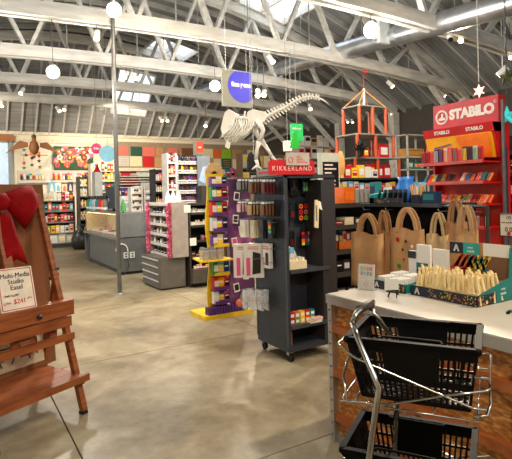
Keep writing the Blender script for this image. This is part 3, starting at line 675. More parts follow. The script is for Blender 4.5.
# ================= BLACK RACK BEHIND THE COUNTER WITH PAPER BAGS
RX, RYa, RH = 3.6, 3.86, 1.46; RYb = onX(440,205,RX).y
r = empty('bag_rack', (RX,RYa,0), FX, 'black cloth covered rack with steel top shelf behind the counter', 'rack')
LR = RYa-RYb
MB().box(0,LR,.04,.5,.03,RH-.03).build('black_cloth', M('cloth_black', (12,12,13), .9, spec=.1), r)
MB().bev(-.02,LR,-.02,.52,RH-.03,RH,.005).build('top_shelf', M('shelf_steel', (70,74,76), .35, .6), r)
MB().tube([(LR,.04,RH-.02),(onX(440,205,RX).y-onX(484,205,RX).y+LR,.04,RH-.02)], .012, 8).build('hanging_rail', M('shelf_steel'), r)
MB().tube([(onX(440,205,RX).y-onX(484,205,RX).y+LR,.04,RH-.02),(onX(440,205,RX).y-onX(484,205,RX).y+LR,.04,0)], .014, 8).build('rail_post', M('shelf_steel'), r)
for k in range(5):
    xx = .15+k*.30; MB().tube([(xx,.04,1.40),(xx,-.10,1.40),(xx,-.11,1.42)], .005, 6).build('hook', hookm, r)
for x in (.0, LR-.03): MB().box(x,x+.03,.04,.07,0,RH).build('upright', M('shelf_steel'), r)
def bag(name, px0, px1, ytop, ybot, X, label, m, handles=1, th=.10, drape=False):
    a, b_ = onX(px0, ytop, X), onX(px1, ytop, X); zt = a.z; zb = onX(px0, ybot, X).z; w = a.y-b_.y
    q = empty(name, (X, a.y, zb), FX, label, 'bag'); h = zt-zb; mb = MB(); NX, NZ = 8, 8; rr = random.Random(px0)
    fold = [rr.uniform(-.012,.012) for _ in range(NX+1)]
    for side in (0, 1):
        vs = []
        for j in range(NZ+1):
            t = j/NZ; dpt = th*(1-.75*t)
            for i in range(NX+1):
                s_ = i/NX; y = (-dpt/2 if side == 0 else dpt/2)+fold[i]*t*1.2+.004*math.sin(9*s_+5*t)
                vs.append((w*(s_*(1-.03*(1-t))+.015*(1-t)), y, h*t+(.012*math.sin(7*s_) if t == 1 else 0)))
        fs = [(j*(NX+1)+i, j*(NX+1)+i+1, (j+1)*(NX+1)+i+1, (j+1)*(NX+1)+i) for j in range(NZ) for i in range(NX)]
        mb.add(vs, fs if side == 0 else [f[::-1] for f in fs])
    n = (NX+1)*(NZ+1)
    for j in range(NZ): mb.f += [(j*(NX+1), (j+1)*(NX+1), (j+1)*(NX+1)+n, j*(NX+1)+n), (j*(NX+1)+NX, j*(NX+1)+NX+n, (j+1)*(NX+1)+NX+n, (j+1)*(NX+1)+NX)]; mb.m += [0,0]
    mb.f += [(i, i+n, i+1+n, i+1) for i in range(NX)]; mb.m += [0]*NX
    mb.build('body', m, q, True)
    for sd in range(2):
        y = (-.02, .015)[sd]; hh = .21
        pts = [Vector((w*(.2+.62*k/10), y+.01*sd, h-.03+hh*math.sin(math.pi*k/10)**.55)) for k in range(11)]
        hm = MB()
        for p_, q_ in zip(pts, pts[1:]): hm.beam(p_, q_, .006, .038 if not drape else .024, (0,0,1) if abs((q_-p_).z) < abs((q_-p_).x) else (1,0,0))
        hm.build('handle', m, q)
    return q, w, h
b1 = bag('paper_tote_bag', 353, 383, 232, 284, 3.50, 'plain tan tote bag hanging leftmost on the black rack', kraft)
b1b = bag('paper_tote_bag', 378, 391, 230, 284, 3.53, 'narrow tan tote bag squeezed behind the plain leftmost bag', M('kraft_dark', (168,122,80), .8), th=.06)
b2, w2, h2 = bag('canvas_tote_bag', 392, 424, 228, 286, 3.50, 'tan tote bag printed with red and green dots beside plain bag', M('kraft_light', (190,146,100), .8))
for k, (sx, z, rr_, c_) in enumerate(((.14,.82,.022,'red'),(.24,.66,.012,'maroon'),(.17,.38,.024,'green'),(.26,.50,.012,'brown'),(.42,.72,.016,'white'),(.30,.80,.014,'black'),(.12,.18,.012,'brown'))):
    MB().ball((w2*sx*1.6+.01, -.045+.02*z, h2*z), rr_, 8, (1,.25,1)).build('printed_dot', col(c_), b2)
b3 = bag('canvas_tote_bag', 428, 449, 234, 262, 3.50, 'small light canvas tote bag with long straps behind display box', M('canvas_pale', (196,166,122), .8), drape=True)
b4 = bag('paper_tote_bag', 455, 478, 229, 262, 3.48, 'square brown paper tote bag hanging rightmost on the rack', kraft, th=.06)
q_, w_4, h_4 = bag('canvas_tote_bag', 446, 466, 222, 258, 3.53, 'crumpled brown canvas bag hanging behind the square paper bag', M('kraft_dark'), th=.14, drape=True)

# goods on the rack's top shelf
def rk(px, py): return onX(px, py, RX+.1)
q = empty('brush_tray_box', (RX+.02, onX(368,203,RX).y, RH), FX, 'teal display tray full of black brushes on the black rack', 'box')
wq = onX(368,203,RX).y-onX(402,203,RX).y
MB().box(0,wq,0,.004,0,.055).box(0,wq,.0,.30,0,.003).build('front_lip', navy, q); c = MB(); confetti(c, .08, wq-.01, .008, .05, 30, -.0005); c.build('confetti_print', CONF, q)
MB().prism([(0,0),(.3,0),(.3,.12),(0,.09)], 0, .06, 'x').build('side_panel', teal, q); MB().box(0,wq,.297,.3,0,.16).build('back_panel', navy, q)
for k in range(16):
    solid('black_brush', MB().beam((0,0,.0),(0,.02,.10),.016,.016).mi(1).beam((0,.02,.10),(0,.026,.13),.018,.012), [black, col('dark grey')], (RX+.06+.06*(k % 3), q.location.y-.09-(wq-.11)*k/16, RH+.004), FX, 'black handled brush standing %s from left in the teal tray' % ORD[k], 'brush', 'black brushes in the teal tray')
for k, (px, c1, c2, w0, h0_) in enumerate(((376,'teal','navy',.09,.22),(391,'white','black',.12,.16),(418,'light blue','white',.12,.2),(420,'tan','brown',.0,.0),(432,'navy','teal',.14,.11))):
    p = onX(px, 200, RX+.36)
    if not w0: continue
    solid('goods_box', MB().bev(-w0/2,w0/2,-.05,.05,0,h0_,.004).mi(1).box(-w0*.4,w0*.4,-.052,-.05,h0_*.3,h0_*.8), [col(c1), col(c2)], (RX+.36 if k < 3 else RX+.1, p.y if k < 3 else onX(px,200,RX+.1).y, RH), FX, '%s box with %s label standing on the black rack top' % (c1, c2), 'box')
p = onX(417, 200, RX+.12); q = empty('brush_jar', (p.x,p.y,RH), 0, 'short jar crammed with wooden brush handles on black rack', 'jar')
MB().lathe([(.05,0),(.055,.08),(.05,.08),(.045,.01)], n=14).build('jar', navy, q)
for k in range(14): a = k*.9; rr_ = .012+.0023*k; solid('wooden_brush', MB().tube([(0,0,0),(.03*math.cos(a),.03*math.sin(a),.15+.01*(k % 3))], [.004,.006], 6), wood, (p.x+rr_*math.cos(a),p.y+rr_*math.sin(a),RH+.012), 0, 'pale wooden brush handle sticking out of the short dark jar', 'brush', 'wooden brushes in the short jar')
b = empty('blue_pouch', (RX+.30, onX(405,190,RX+.30).y, RH+.0), FX, 'crumpled bright blue plastic pouch behind the brush jar', 'pouch')
bpy.data.objects.remove(b)

# ================= RED PEN DISPLAY
SX = 5.0; A = onX(433, 106, SX); Bp = onX(498, 95, SX); SY0 = A.y; SW = SY0-Bp.y; ZT = (A.z+Bp.z)/2
redm = M('display_red', (196,14,20), .4); yel = M('display_yellow', (245,176,20), .45)
r = empty('pen_display_stand', (SX,SY0,0), FX, 'tall red pen display stand with yellow sloping canopy', 'display stand')
zh = onX(466, 127, SX).z
hd = MB().box(0,SW,0,.12,zh,ZT).build('header', redm, r)
text('STABILO', (ZT-zh)*.50, inkw, hd, (SW*.61,-.002,(zh+ZT)/2+.01), bold=.009, space=.97); text('®', .05, inkw, hd, (SW*.955,-.002,ZT-.07))
cx_, cz_, rr_ = SW*.15, (zh+ZT)/2, (ZT-zh)*.25
MB().tube([(cx_+rr_*math.cos(t*.314),-.003,cz_+rr_*math.sin(t*.314)) for t in range(20)], .012, 6, True).build('emblem_ring', inkw, hd)
MB().prism([(cx_-rr_*.65,cz_-rr_*.45),(cx_+rr_*.65,cz_-rr_*.45),(cx_+rr_*.6,cz_-rr_*.1),(cx_+rr_*.2,cz_-rr_*.05),(cx_+rr_*.25,cz_+rr_*.6),(cx_-rr_*.05,cz_+rr_*.55),(cx_-rr_*.15,cz_),(cx_-rr_*.6,cz_-rr_*.1)], -.006, -.002, 'y').build('emblem_bird', inkw, hd)
zc1, zc0 = onX(466,131,SX-.28).z, onX(466,150,SX-.40).z
tilt = [(-.03,zh-.0),(-.26,zh-.03),(-.34,zh-.36),(-.10,zh-.36)]
cn = MB().prism([(.02,zh+.0),(-.16,zh-.0),(-.135,zh-.1),(.02,zh-.1)], -.03, SW+.03, 'x').build('canopy', redm, r)
MB().prism([(-.135,zh-.1),(-.07,zh-.37),(-.05,zh-.37),(-.115,zh-.1)], -.01, SW*1.0, 'x').build('yellow_panel', yel, cn)
for x in (-.03, SW+.01): MB().prism([(.05,zh+.0),(-.15,zh-.0),(-.06,zh-.37),(.05,zh-.37)], x, x+.02, 'x').build('cheek', redm, cn)
for k in (0,1): text('STABILO', .055, inkw, cn, (SW*(.28+.5*k),-.155,zh-.05), (rad(104),0,0), bold=.002)
Tp = Matrix.Translation((0,-.104,zh-.235)) @ Matrix.Rotation(rad(13.5),4,'X')
d = MB()
for a_, b_ in (((.1,.02),(.34,.05)),((.12,-.05),(.36,-.02)),((.46,-.08),(.52,.10)),((.60,.05),(.55,-.08)),((.52,.08),(.66,-.07))): d.beam(Tp @ Vector((a_[0]*SW/.85,-.012,a_[1])), Tp @ Vector((b_[0]*SW/.85,-.012,b_[1])), .014, .004, (0,1,0))
d.build('pencil_picture', col('purple'), cn); MB().prism([(SW*.5,-.13),(SW*.97,-.13),(SW*.97,.13),(SW*.48,.13),(SW*.55,0)], -.0165, -.0155, 'y', Tp).build('orange_panel', M('panel_orange', (240,120,20), .5), cn)
bk = M('display_back_lit', (226,58,20), .5)  # lamp glow on the red back is put into this orange colour
MB().box(0,SW,.10,.13,.1,zh+.02).build('back_panel', bk, r)
for x in (-.02, SW-.005): MB().box(x,x+.025,-.0,.15,.0,zh).build('side_panel', redm, r)
MB().box(0,SW,-.30,.15,0,.10).build('plinth', redm, r)
shz = [onX(450, y_, SX-.30).z for y_ in (163, 183, 204, 226)]+[.75, .42]
pcs = ['red','pale grey','navy','orange','maroon','teal','red','yellow','purple','green','salmon','black']
for si, z in enumerate(shz):
    sl = MB().prism([(-.30,z-.012),(.10,z-.02),(.10,z),(-.28,z),(-.285,z+.018),(-.305,z+.018)], -.01, SW+.01, 'x').build('shelf', redm, r)
    MB().prism([(-.30,z-.018),(-.310,z+.012),(-.305,z+.014),(-.295,z-.018)], -.0, SW, 'x').build('price_rail', M('price_rail', (214,110,104), .4), sl)
    if si > 3: continue
    for k in range(13):
        for ro in range(2 if si in (1,2) else 1):
            pl_ = [['red','pale grey','maroon','navy','salmon','red'],['navy','maroon','brown','teal','dark grey','orange','red'],['tan','orange','red','salmon','tan','maroon'],['black','maroon','pale pink','black']][si]; c1 = pl_[(k*5+ro) % len(pl_)]; c2 = pcs[(k*7+si+4) % 12]; x = .05+(SW-.1)*k/12; hgt = (.16,.115,.11,.12)[si]+R.uniform(-.01,.01)
            m = MB().bev(-.026,.026,-.012,.012,0,hgt,.003).mi(1)
            for t in range(3): m.tube([(-.016+.016*t,-.0135,.01),(-.016+.016*t,-.0135,hgt*.9)], .004, 5)
            o = solid('pen_pack', m, [col(c1), col(c2)], (SX-(.25,.24,.24,.16)[si]+.09*ro, SY0-x, z+.002), FX+R.uniform(-.15,.15), '%s and %s pen pack, %s from left, %s shelf of red display, %s' % (c1,c2,ORD[k],ORD[si],('front','back')[ro]), 'pen pack', 'pen packs on the red display')
            if si in (1,2): o.rotation_euler = (rad(-38),0,o.rotation_euler.z); o.location.z += .006
# steel post at its right and striped tube
p = onX(505, 200, SX-.1); r = empty('steel_upright', (SX-.1,p.y,0), 0, 'slim steel upright post right of the red pen display', 'post')
MB().box(-.012,.012,-.012,.012,0,2.5).build('post', M('post_grey', (96,98,100), .5, .3), r); MB().box(.02,.045,-.012,.012,.0,2.0).build('dark_strip', M('strip_navy', (36,44,66), .5), r)
# ================= helpers for shelving and goods
def shelving(name, org, rz, W, D, H, zs, m, label, cat='shelving', back=True, base=.12, lip=None, sides=True, th=.025):
    r = empty(name, org, rz, label, cat)
    if sides:
        for x in (0, W-.03): MB().bev(x,x+.03,0,D,0,H,.004).build('side_panel', m, r)
    if back: MB().box(.03,W-.03,D-.02,D,0,H).build('back_panel', m, r)
    if base: MB().box(.03,W-.03,.03,D-.02,0,base).build('plinth', m, r)
    for z in zs: MB().box(.03,W-.03,0,D-.02,z-th,z).box(.03,W-.03,-.008,0,z-th-.01,z+.006).build('shelf', lip or m, r)
    return r
GM = {}
def good(kind, c1, c2, w, d, h):
    k = (kind, c1, c2, round(w,2), round(d,2), round(h,2))
    if k in GM: return GM[k]
    w, d, h = k[3], k[4], k[5]; m = MB()
    if kind == 'box': m.bev(-w/2,w/2,-d/2,d/2,0,h,min(.004,w*.1)).mi(1).box(-w*.36,w*.36,-d/2-.002,-d/2,h*.25,h*.75).mi(2).box(-w*.3,w*.3,-d/2-.003,-d/2-.002,h*.55,h*.65)
    elif kind == 'bottle': m.lathe([(w*.48,0),(w*.5,h*.1),(w*.5,h*.62),(w*.2,h*.74),(w*.2,h*.8)], n=8).mi(1).lathe([(w*.26,h*.78),(w*.26,h)], n=8).mi(2).lathe([(w*.51,h*.12),(w*.51,h*.26)], n=8)
    elif kind == 'jar': m.lathe([(w*.45,0),(w*.5,h*.1),(w*.5,h*.8)], n=8).mi(1).lathe([(w*.5,h*.8),(w*.48,h)], n=8).mi(2).lathe([(w*.51,h*.2),(w*.51,h*.6)], n=8)
    elif kind == 'pack': m.box(-w/2,w/2,0,.004,0,h).mi(1).bev(-w*.4,w*.4,-d,0,h*.08,h*.68,.003).mi(2).box(-w*.08,w*.08,-.002,0,h*.88,h*.95)
    elif kind == 'book': m.box(-w/2,w/2,-d/2,d/2,0,h).mi(1).box(-w*.4,w*.4,-d/2-.002,-d/2,h*.5,h*.85)
    elif kind == 'roll': m.tube([(-w/2,0,h/2),(w/2,0,h/2)], h/2, 10).mi(1).tube([(-w/2-.004,0,h/2),(w/2+.004,0,h/2)], h*.2, 8)
    me = m.mesh(kind, [col(c1), col(c2), whitec]); GM[k] = me; return me
NM = {'box': ('goods_box','box'), 'bottle': ('bottle','bottle'), 'jar': ('jar','jar'), 'pack': ('goods_packet','packet'), 'book': ('book','book'), 'roll': ('paper_roll','roll')}
def fill(kind, org, rz, x0, x1, y, z, n, cols, where, group, w=None, d=.06, h=(.1,.14), seed=1, jit=.03, gap=.88, c2=None):
    rr = random.Random(seed*977+n); T = Matrix.Translation(org) @ Matrix.Rotation(rz,4,'Z'); st = (x1-x0)/n
    for k in range(n):
        ca = cols[rr.randrange(len(cols))]; cb_ = (c2 or ['white','black','yellow','red','cream'])[rr.randrange(len(c2 or 'abcde'))]
        me = good(kind, ca, cb_, w or st*gap, d, rr.uniform(*h)); p = T @ Vector((x0+st*(k+.5), y, z))
        hang(NM[kind][0], me, p, rz+rr.uniform(-jit,jit), '%s %s on %s, %s from left' % (ca, {'pack':'packet','roll':'paper roll'}.get(kind,kind), where, ORD[k]), NM[kind][1], group)
BRIGHT = ['red','pink','magenta','orange','yellow','green','lime green','teal','light blue','blue','purple','white']

# ================= SPINNER STAND, yellow and purple
sp0 = onZ(232, 316, 0); SPX, SPY = sp0.x-.10, sp0.y+.03
yl = M('stand_yellow', (226,186,20), .45); gal = ramp_mat('galaxy_print', (40,22,48), (200,120,165), 2.6, .4, (1,1,1), 6, 0, p0=.38, p1=.74, extra=[(.55,(104,56,104))])
r = empty('card_display_stand', (SPX,SPY,0), 0, 'yellow and purple cardboard display stand with wavy edges', 'display stand')
MB().bev(-.30,.42,-.05,.42,0,.05,.02).build('base', yl, r); MB().lathe([(.03,.05),(.03,1.9)], (.12,.2,0)).build('pole', col('grey'), r)
def wavy(w0, w1, z0, z1, amp, n=18): return [(w0-amp*math.sin(3.1*t/n*4)*.5-amp*.5, z0+(z1-z0)*t/n) for t in range(n+1)]+[(w1+amp*math.sin(3.1*(n-t)/n*4)*.5, z1-(z1-z0)*t/n) for t in range(n+1)]
pp = MB().prism(wavy(.12,.46,.12,1.78,.035), .0, .015, 'y').build('purple_panel', gal, r)
for k in range(9):
    x, z = .20+.12*(k % 2)+.02*math.sin(k), .30+.15*k; Tc = Matrix.Translation((x,-.02,z)) @ Matrix.Rotation(rad((-8,7,-4,9,-6)[k % 5]),4,'Y')
    f = MB().box(-.04,.04,.008,.018,0,.115,Tc).build('photo_frame', whitec, pp); MB().box(-.03,.03,.005,.008,.02,.10,Tc).build('picture', (inkk, col('pink'), M('deep_purple', (54,26,70), .5))[k % 3], f)
yp = MB().prism([(x,z) for x,z in wavy(-.13,.11,.05,1.86,.04)], .13, .15, 'y').build('yellow_panel', yl, r)
for z in (.18,.36,.55,.92,1.12,1.32,1.52,1.70): MB().box(-.12,.10,-.0,.13,z-.01,z).box(-.12,.10,-.008,0,z-.012,z+.03).build('shelf', yl if z in (.55,.92) else col('purple'), r)
MB().prism([(-.36,-.10),(.10,-.12),(.10,.32),(-.28,.32)], .74, .76, 'z').build('yellow_tray', yl, r)
so = Vector((SPX,SPY,0))
for zi, z in enumerate((.18,.36,.55,.92,1.12,1.32,1.52,1.70)):
    for k in range(3):
        ca = [['white','purple','pink'],['red','orange','red'],['green','light blue','blue'],['purple','pale grey','purple'],['pale grey','purple','navy'],['red','green','red'],['green','navy','red'],['purple','white','navy']][zi][k]
        hang('card_box', good('box', ca, ('white','yellow','black')[k], .085, .06, (.15,.15,.17,.15,.17,.17,.17,.12)[zi]), so+Vector((-.09+.075*k,.05,z)), (.12,-.1,.08)[k], 'small %s box %s from left on %s shelf up of yellow stand' % (ca,ORD[k],ORD[zi]), 'box', 'boxes on the wavy display stand')
for k in range(6):
    q = empty('clear_jar', so+Vector((-.25+.1*(k % 3),-.04+.12*(k//3),.76)), 0, 'clear plastic jar on the yellow tray, %s from left in %s row' % (ORD[k % 3],('front','back')[k//3]), 'jar', 'clear jars on the yellow tray')
    MB().lathe([(.042,0),(.045,.02),(.045,.11),(.03,.13)], n=12).build('jar', M('jar_grey', (176,174,170), .15, alpha=.5), q); MB().lathe([(.034,.125),(.034,.15)], n=12).build('lid', col('grey'), q)
tp = MB()
for t in range(16): a = t*math.pi/15; tp.beam((0,0,.0),(.15*math.cos(a),0,.15*math.sin(a)),.012,.012,(0,1,0))
tp.prism([(.13*math.cos(t*math.pi/12),.13*math.sin(t*math.pi/12)) for t in range(13)], -.004, .004, 'y')
solid('straw_fan', tp, M('straw', (206,170,118), .8), so+Vector((-.02,.14,1.86)), 0, 'round straw fan sticking up from the yellow stand top', 'fan')
f = solid('blue_plush', MB().ball((0,0,.13),.10,10,(1,.5,1.25)).mi(1).ball((-.11,-.01,.10),.05,8,(1,.6,1.2)), [col('grey'), col('salmon')], so+Vector((.32,-.02,.05)), 0, 'grey blue round plush toy on the yellow base', 'toy')
p = MB()
for t in range(14): p.bev(-.24+.04*t,-.215+.04*t,-.02,0,0,.10,.003)
solid('patterned_tray', p.mi(1).box(-.25,.31,0,.1,0,.09), [col('purple'), M('deep_purple')], so+Vector((.02,-.02,.05)), 0, 'purple and white patterned tray at the foot of the yellow stand', 'tray')

# ================= DRAWER CABINET AND TINSEL RACK
cabm = M('cabinet_grey', (96,92,86), .5); c0 = onZ(160, 291, 0); CAx, CAy = c0.x, c0.y
ce = onX(139, 283, CAx).y; cl = min(.85, ce-CAy); cw = onY(186, 286, CAy).x-CAx; chh = onX(160, 259, CAx).z
cyb = CAy+cl
r = empty('drawer_cabinet', (CAx,cyb,0), FX, 'low grey steel drawer cabinet under the pink tinsel rack', 'cabinet')
MB().bev(0,cl,.01,cw,.03,chh,.005).build('body', cabm, r); MB().box(.02,cl-.02,.03,cw-.02,0,.03).build('plinth', knobm, r)
for k in range(4):
    z = .05+k*(chh-.07)/4; d_ = MB().bev(.015,cl-.015,-.012,.01,z,z+(chh-.09)/4,.003).build('drawer', cabm, r)
    MB().box(.03,cl-.03,-.03,-.012,z+(chh-.09)/4-.02,z+(chh-.09)/4-.003).build('handle', col('pale grey'), d_)
tx = .06; tw = cl-.10; th_ = 1.47-chh
rkm = M('rack_white', (200,196,190), .5); tA, tB = onZ(149,252,chh), onZ(170,258,chh); TR = math.atan2(tB.y-tA.y, tB.x-tA.x); tw = (tB-tA).length; tA = tA+Vector((.03,.0,0))
r = empty('tinsel_rack', (tA.x,tA.y,chh), TR, 'white shelf rack edged with pink tinsel on grey cabinet', 'rack')
MB().box(0,.02,0,.3,0,th_).box(tw-.02,tw,0,.3,0,th_).build('side_panel', M('rack_grey', (158,150,142), .6), r); MB().box(.02,tw-.02,.28,.3,0,th_).build('back_panel', rkm, r)
for z in [.02+i*(th_-.04)/5 for i in range(6)]: MB().box(.02,tw-.02,.0,.28,z-.02,z).box(.02,tw-.02,-.01,0,z-.04,z+.01).build('shelf', rkm, r)
tn = ramp_mat('tinsel', (200,20,80), (240,130,170), 40, .3)
for x in (-.0, tw):
    m = MB(); rr = random.Random(5)
    for k in range(330):
        z = rr.uniform(0,th_); a = rr.uniform(0,6.28); m.add([(x,-.03,z),(x+.075*math.cos(a),-.03+.05*math.sin(a),z+rr.uniform(-.03,.03)),(x+.065*math.cos(a+.3),-.03+.04*math.sin(a+.3),z+rr.uniform(-.03,.03))], [(0,1,2)])
    m.tube([(x,-.03,0),(x,-.03,th_)], .01, 5).build('tinsel', tn, r)
for zi in range(5):
    fill('bottle', (tA.x,tA.y,chh), TR, .04, tw-.04, .06, .025+zi*(th_-.04)/5, 6, ['black','dark grey','navy','white'], 'tinsel rack shelf %s up' % ORD[zi], 'bottles on the tinsel rack', h=(.10,.13), seed=zi, w=.05)
MB().bev(tw+.01,tw+.03,.0,.30,-.0,th_,.004).build('end_panel', M('rack_grey'), r)

# ================= DARK GONDOLA
dgm = M('gondola_dark', (50,46,43), .6); g0 = onZ(187, 288, 0); DGx, DGy = max(g0.x,CAx+cw+.06), g0.y-.02; DW = onY(228, 284, DGy).x-DGx
shelving('dark_shelf_unit', (DGx,DGy,0), 0, DW, .5, 1.44, [.52,.80,1.06,1.28,1.44], dgm, 'dark steel shelf unit of small bottles right of the drawer cabinet')
MB().bev(0,DW,-.12,.02,.06,.30,.01)
o = bpy.data.objects['dark_shelf_unit']; MB().prism([(-.14,.32),(-.10,.08),(.0,.08),(.0,.32)], .0, DW, 'x').build('dump_bin', M('bin_grey', (84,78,72), .5), o)
og = (DGx,DGy,0)
fill('bottle', og, 0, .05, DW-.05, .08, 1.28, 13, ['white','cream','pale grey'], 'top shelf of dark unit', 'white bottles on the dark unit', h=(.07,.09), seed=2, w=.055, c2=['black','white'])
fill('bottle', og, 0, .05, DW-.05, .08, 1.06, 13, ['white','cream','pale grey'], 'second shelf of dark unit', 'white bottles on the dark unit', h=(.08,.10), seed=3, w=.06, c2=['black','white'])
fill('box', og, 0, .25, DW-.05, .08, .80, 8, ['yellow','grey','black','pale grey'], 'third shelf of dark unit', 'boxes on the dark unit', h=(.06,.10), seed=4)
fill('box', og, 0, .05, DW-.05, .08, .52, 8, ['yellow','dark grey','brown'], 'fourth shelf of dark unit', 'boxes on the dark unit', h=(.05,.08), seed=5)
fill('jar', og, 0, .04, DW-.04, -.05, .322, 12, ['red','pink','teal','white','grey','cream'], 'dump bin of dark unit', 'jars in the dump bin', h=(.05,.08), seed=6)
for px, py in ((184,207),(190,240)): 
    p = onY(px, py, DGy-.02); solid('price_card', MB().box(0,.12,0,.004,0,.13), whitec, (p.x,DGy-.015,p.z-.1), 0, 'white price card on the dark shelf unit, %s one' % ('upper' if py < 220 else 'lower'), 'card')

# ================= INK BOTTLE RACK BEHIND
IY = 9.7; i0, i1 = onY(178, 205, IY), onY(203, 205, IY); iz = [onY(190, y, IY).z for y in (202,192,182,172,163)]
IW = i1.x-i0.x
shelving('ink_rack', (i0.x,IY,0), 0, IW, .35, onY(190,156,IY).z, iz+[1.1,.8,.5], M('rack_pale', (186,180,172), .5), 'tall pale rack of dark ink bottles behind the dark shelf unit')
for zi, z in enumerate(iz): fill('bottle', (i0.x,IY,0), 0, .05, IW-.05, .05, z, 9, ['black','maroon','navy','black','purple','brown'] if zi != 3 else ['black','yellow','brown'], 'ink rack shelf %s up' % ORD[zi], 'ink bottles on the pale rack', h=(.14,.18), seed=zi+20, w=.075, c2=['black','dark grey'])
p0, p1 = onY(198,186,IY-.1), onY(210,156,IY-.1); q = empty('picture_panel', (p0.x,IY-.1,p0.z), 0, 'upright grey panel with pale swirl picture at ink rack end', 'panel')
w_ = p1.x-p0.x; MB().bev(0,w_,0,.03,0,p1.z-p0.z,.005).build('panel', M('panel_grey', (104,112,118), .5), q); MB().prism([(.02,.12),(w_*.5,.05),(w_-.03,.2),(w_*.8,.42),(w_*.4,.40)], -.003, 0, 'y').build('picture', M('swirl_blue', (150,170,195), .5), q)
solid('support_cabinet', MB().bev(0,.5,.0,.3,0,p0.z,.01), dgm, (p0.x-.02,IY-.33,0), 0, 'dark cabinet carrying the grey picture panel', 'cabinet')
# red and white boxes rack, black bottle rack left of it
a0, a1 = onY(168,205,9.5), onY(178,205,9.5)
AW = a1.x-a0.x; az = [onY(172,y,9.5).z for y in (203,189,175,162)]
shelving('box_rack', (a0.x,9.5,0), 0, AW, .3, az[-1]+.18, az+[1,.6], rkm, 'narrow white rack of red and white boxes left of ink rack', back=True)
for zi, z in enumerate(az): fill('box', (a0.x,9.5,0), 0, .03, AW-.03, .04, z, 3, ['red','black','salmon','maroon','white'], 'narrow white rack shelf %s up' % ORD[zi], 'boxes on the narrow white rack', h=(.12,.2), seed=zi+31)
b0, b1 = onY(155,205,9.9), onY(168,205,9.9); BW = b1.x-b0.x; bz = [onY(160,y,9.9).z for y in (204,192,181)]
shelving('bottle_rack', (b0.x,9.9,0), 0, BW, .3, bz[-1]+.25, bz+[1,.6], M('rack_black', (22,20,22), .6), 'black rack of white bottles with pink boxes on top shelf')
for zi, z in enumerate(bz):
    fill('bottle' if zi < 2 else 'box', (b0.x,9.9,0), 0, .03, BW-.03, .05, z, 5, ['white','pale pink','cream'] if zi < 2 else ['pink','pale pink'], 'black bottle rack shelf %s up' % ORD[zi], 'goods on the black bottle rack', h=(.13,.17), seed=zi+41)
# wire tier with strings of cotton white things in front
w0, w1 = onY(157,207,8.9), onY(167,207,8.9)
for k in range(3): solid('white_tassel', MB().lathe([(.05,0),(.045,.1),(.02,.17),(.01,.2)], n=10), whitec, (w0.x+.1*k,CAy+.35,1.47), 0, 'white tassel ornament on the tinsel rack top, %s from left' % ORD[k], 'ornament', 'white tassels on the tinsel rack')

# ================= GREY CHECKOUT ISLAND WITH LIT CASE
q0, q1 = onZ(119, 275, 0), onZ(84, 260, 0); JX, JY = q0.x, q0.y; JL = q1.y-JY
zl = onX(118, 238, JX).z; zt = onX(118, 213, JX).z
r = empty('display_counter', (JX,JY+JL,0), FX, 'grey service counter with warm lit glass case', 'counter')
MB().bev(.35,JL,.04,.7,.08,zl-.04,.005).build('front_panel', greycab, r); MB().box(0,.06,0,.7,0,zl).box(JL-.05,JL,0,.7,0,zl).build('end_panel', greycab, r)
MB().box(.3,.36,.02,.7,0,zl).build('leg_panel', M('laminate_dark', (82,84,85), .5), r)
MB().bev(-.02,JL+.0,-.03,.72,zl-.05,zl,.004).build('ledge', M('laminate_top', (120,122,122), .4), r)
MB().box(.3,JL,.05,.68,0,.08).build('kick_board', knobm, r)
MB().box(.1,JL,.55,.58,zl,zt-.03).build('case_back', M('case_wood', (226,196,130), .5), r)
MB().box(.1,.12,.03,.58,zl,zt-.03).box(JL-.02,JL,.0,.58,zl,zt-.03).build('case_side', M('case_wood'), r)
MB().bev(.06,JL+.02,-.02,.72,zt-.03,zt,.003).build('case_top', M('laminate_top'), r)
MB().box(.12,JL-.02,.0,.006,zl,zt-.03).build('glass_front', M('case_glass', (225,235,230), .05, alpha=.12), r)
ls = MB().box(.15,JL-.05,.05,.09,zt-.045,zt-.031).build('light_strip', M('strip_glow', (255,214,140), emis=9), r)
jo = (JX,JY+JL,0)
fill('jar', jo, FX, .2, JL-.1, .22, zl, 11, ['orange','white','red','cream','yellow','orange'], 'lit case floor of grey counter front row', 'goods in the lit case', h=(.05,.09), seed=51)
fill('box', jo, FX, .2, JL-.1, .42, zl, 9, ['orange','white','salmon','cream'], 'lit case floor of grey counter back row', 'goods in the lit case', h=(.06,.12), seed=52)
# return section
RW = onY(150, 270, JY).x-JX+.35
r = empty('return_counter', (JX+.03,JY-.0,0), 0, 'plain grey counter section facing the camera beside the steel pole', 'counter')
MB().bev(0,RW,-.07,-.02,.06,zl-.01,.004).build('lower_panel', M('laminate_dark'), r); MB().bev(0,RW,-.08,-.02,zl+.01,zt-.03,.004).build('upper_panel', greycab, r)
MB().bev(.72,RW,-.02,.65,.06,zt-.03,.004).build('body', greycab, r); MB().bev(.72,RW,-.02,.68,zt-.03,zt,.004).bev(-.0,.72,-.09,-.005,zt-.03,zt,.004).build('top', M('laminate_top'), r); MB().box(0,RW,-.05,-.02,0,.06).build('plinth', knobm, r)
pl = onZ(119.5, 277, 0)
pl = onY(118.6, 250, 8.15)
r = empty('steel_pole', (pl.x,pl.y,0), 0, 'thin steel pole from floor to roof in front of grey counter', 'pole')
MB().lathe([(.035,0),(.035,ht(pl.x)-.01)], n=14).build('tube', M('pole_steel', (120,120,118), .35, .8), r); MB().lathe([(.08,0),(.08,.012),(.04,.03)], n=14).build('foot_plate', metal, r)
q = onY(125, 255, JY-.02); s = empty('power_outlet', (q.x,JY-.101,q.z), 0, 'pair of pale outlet boxes on the grey counter with looping cable', 'outlet')
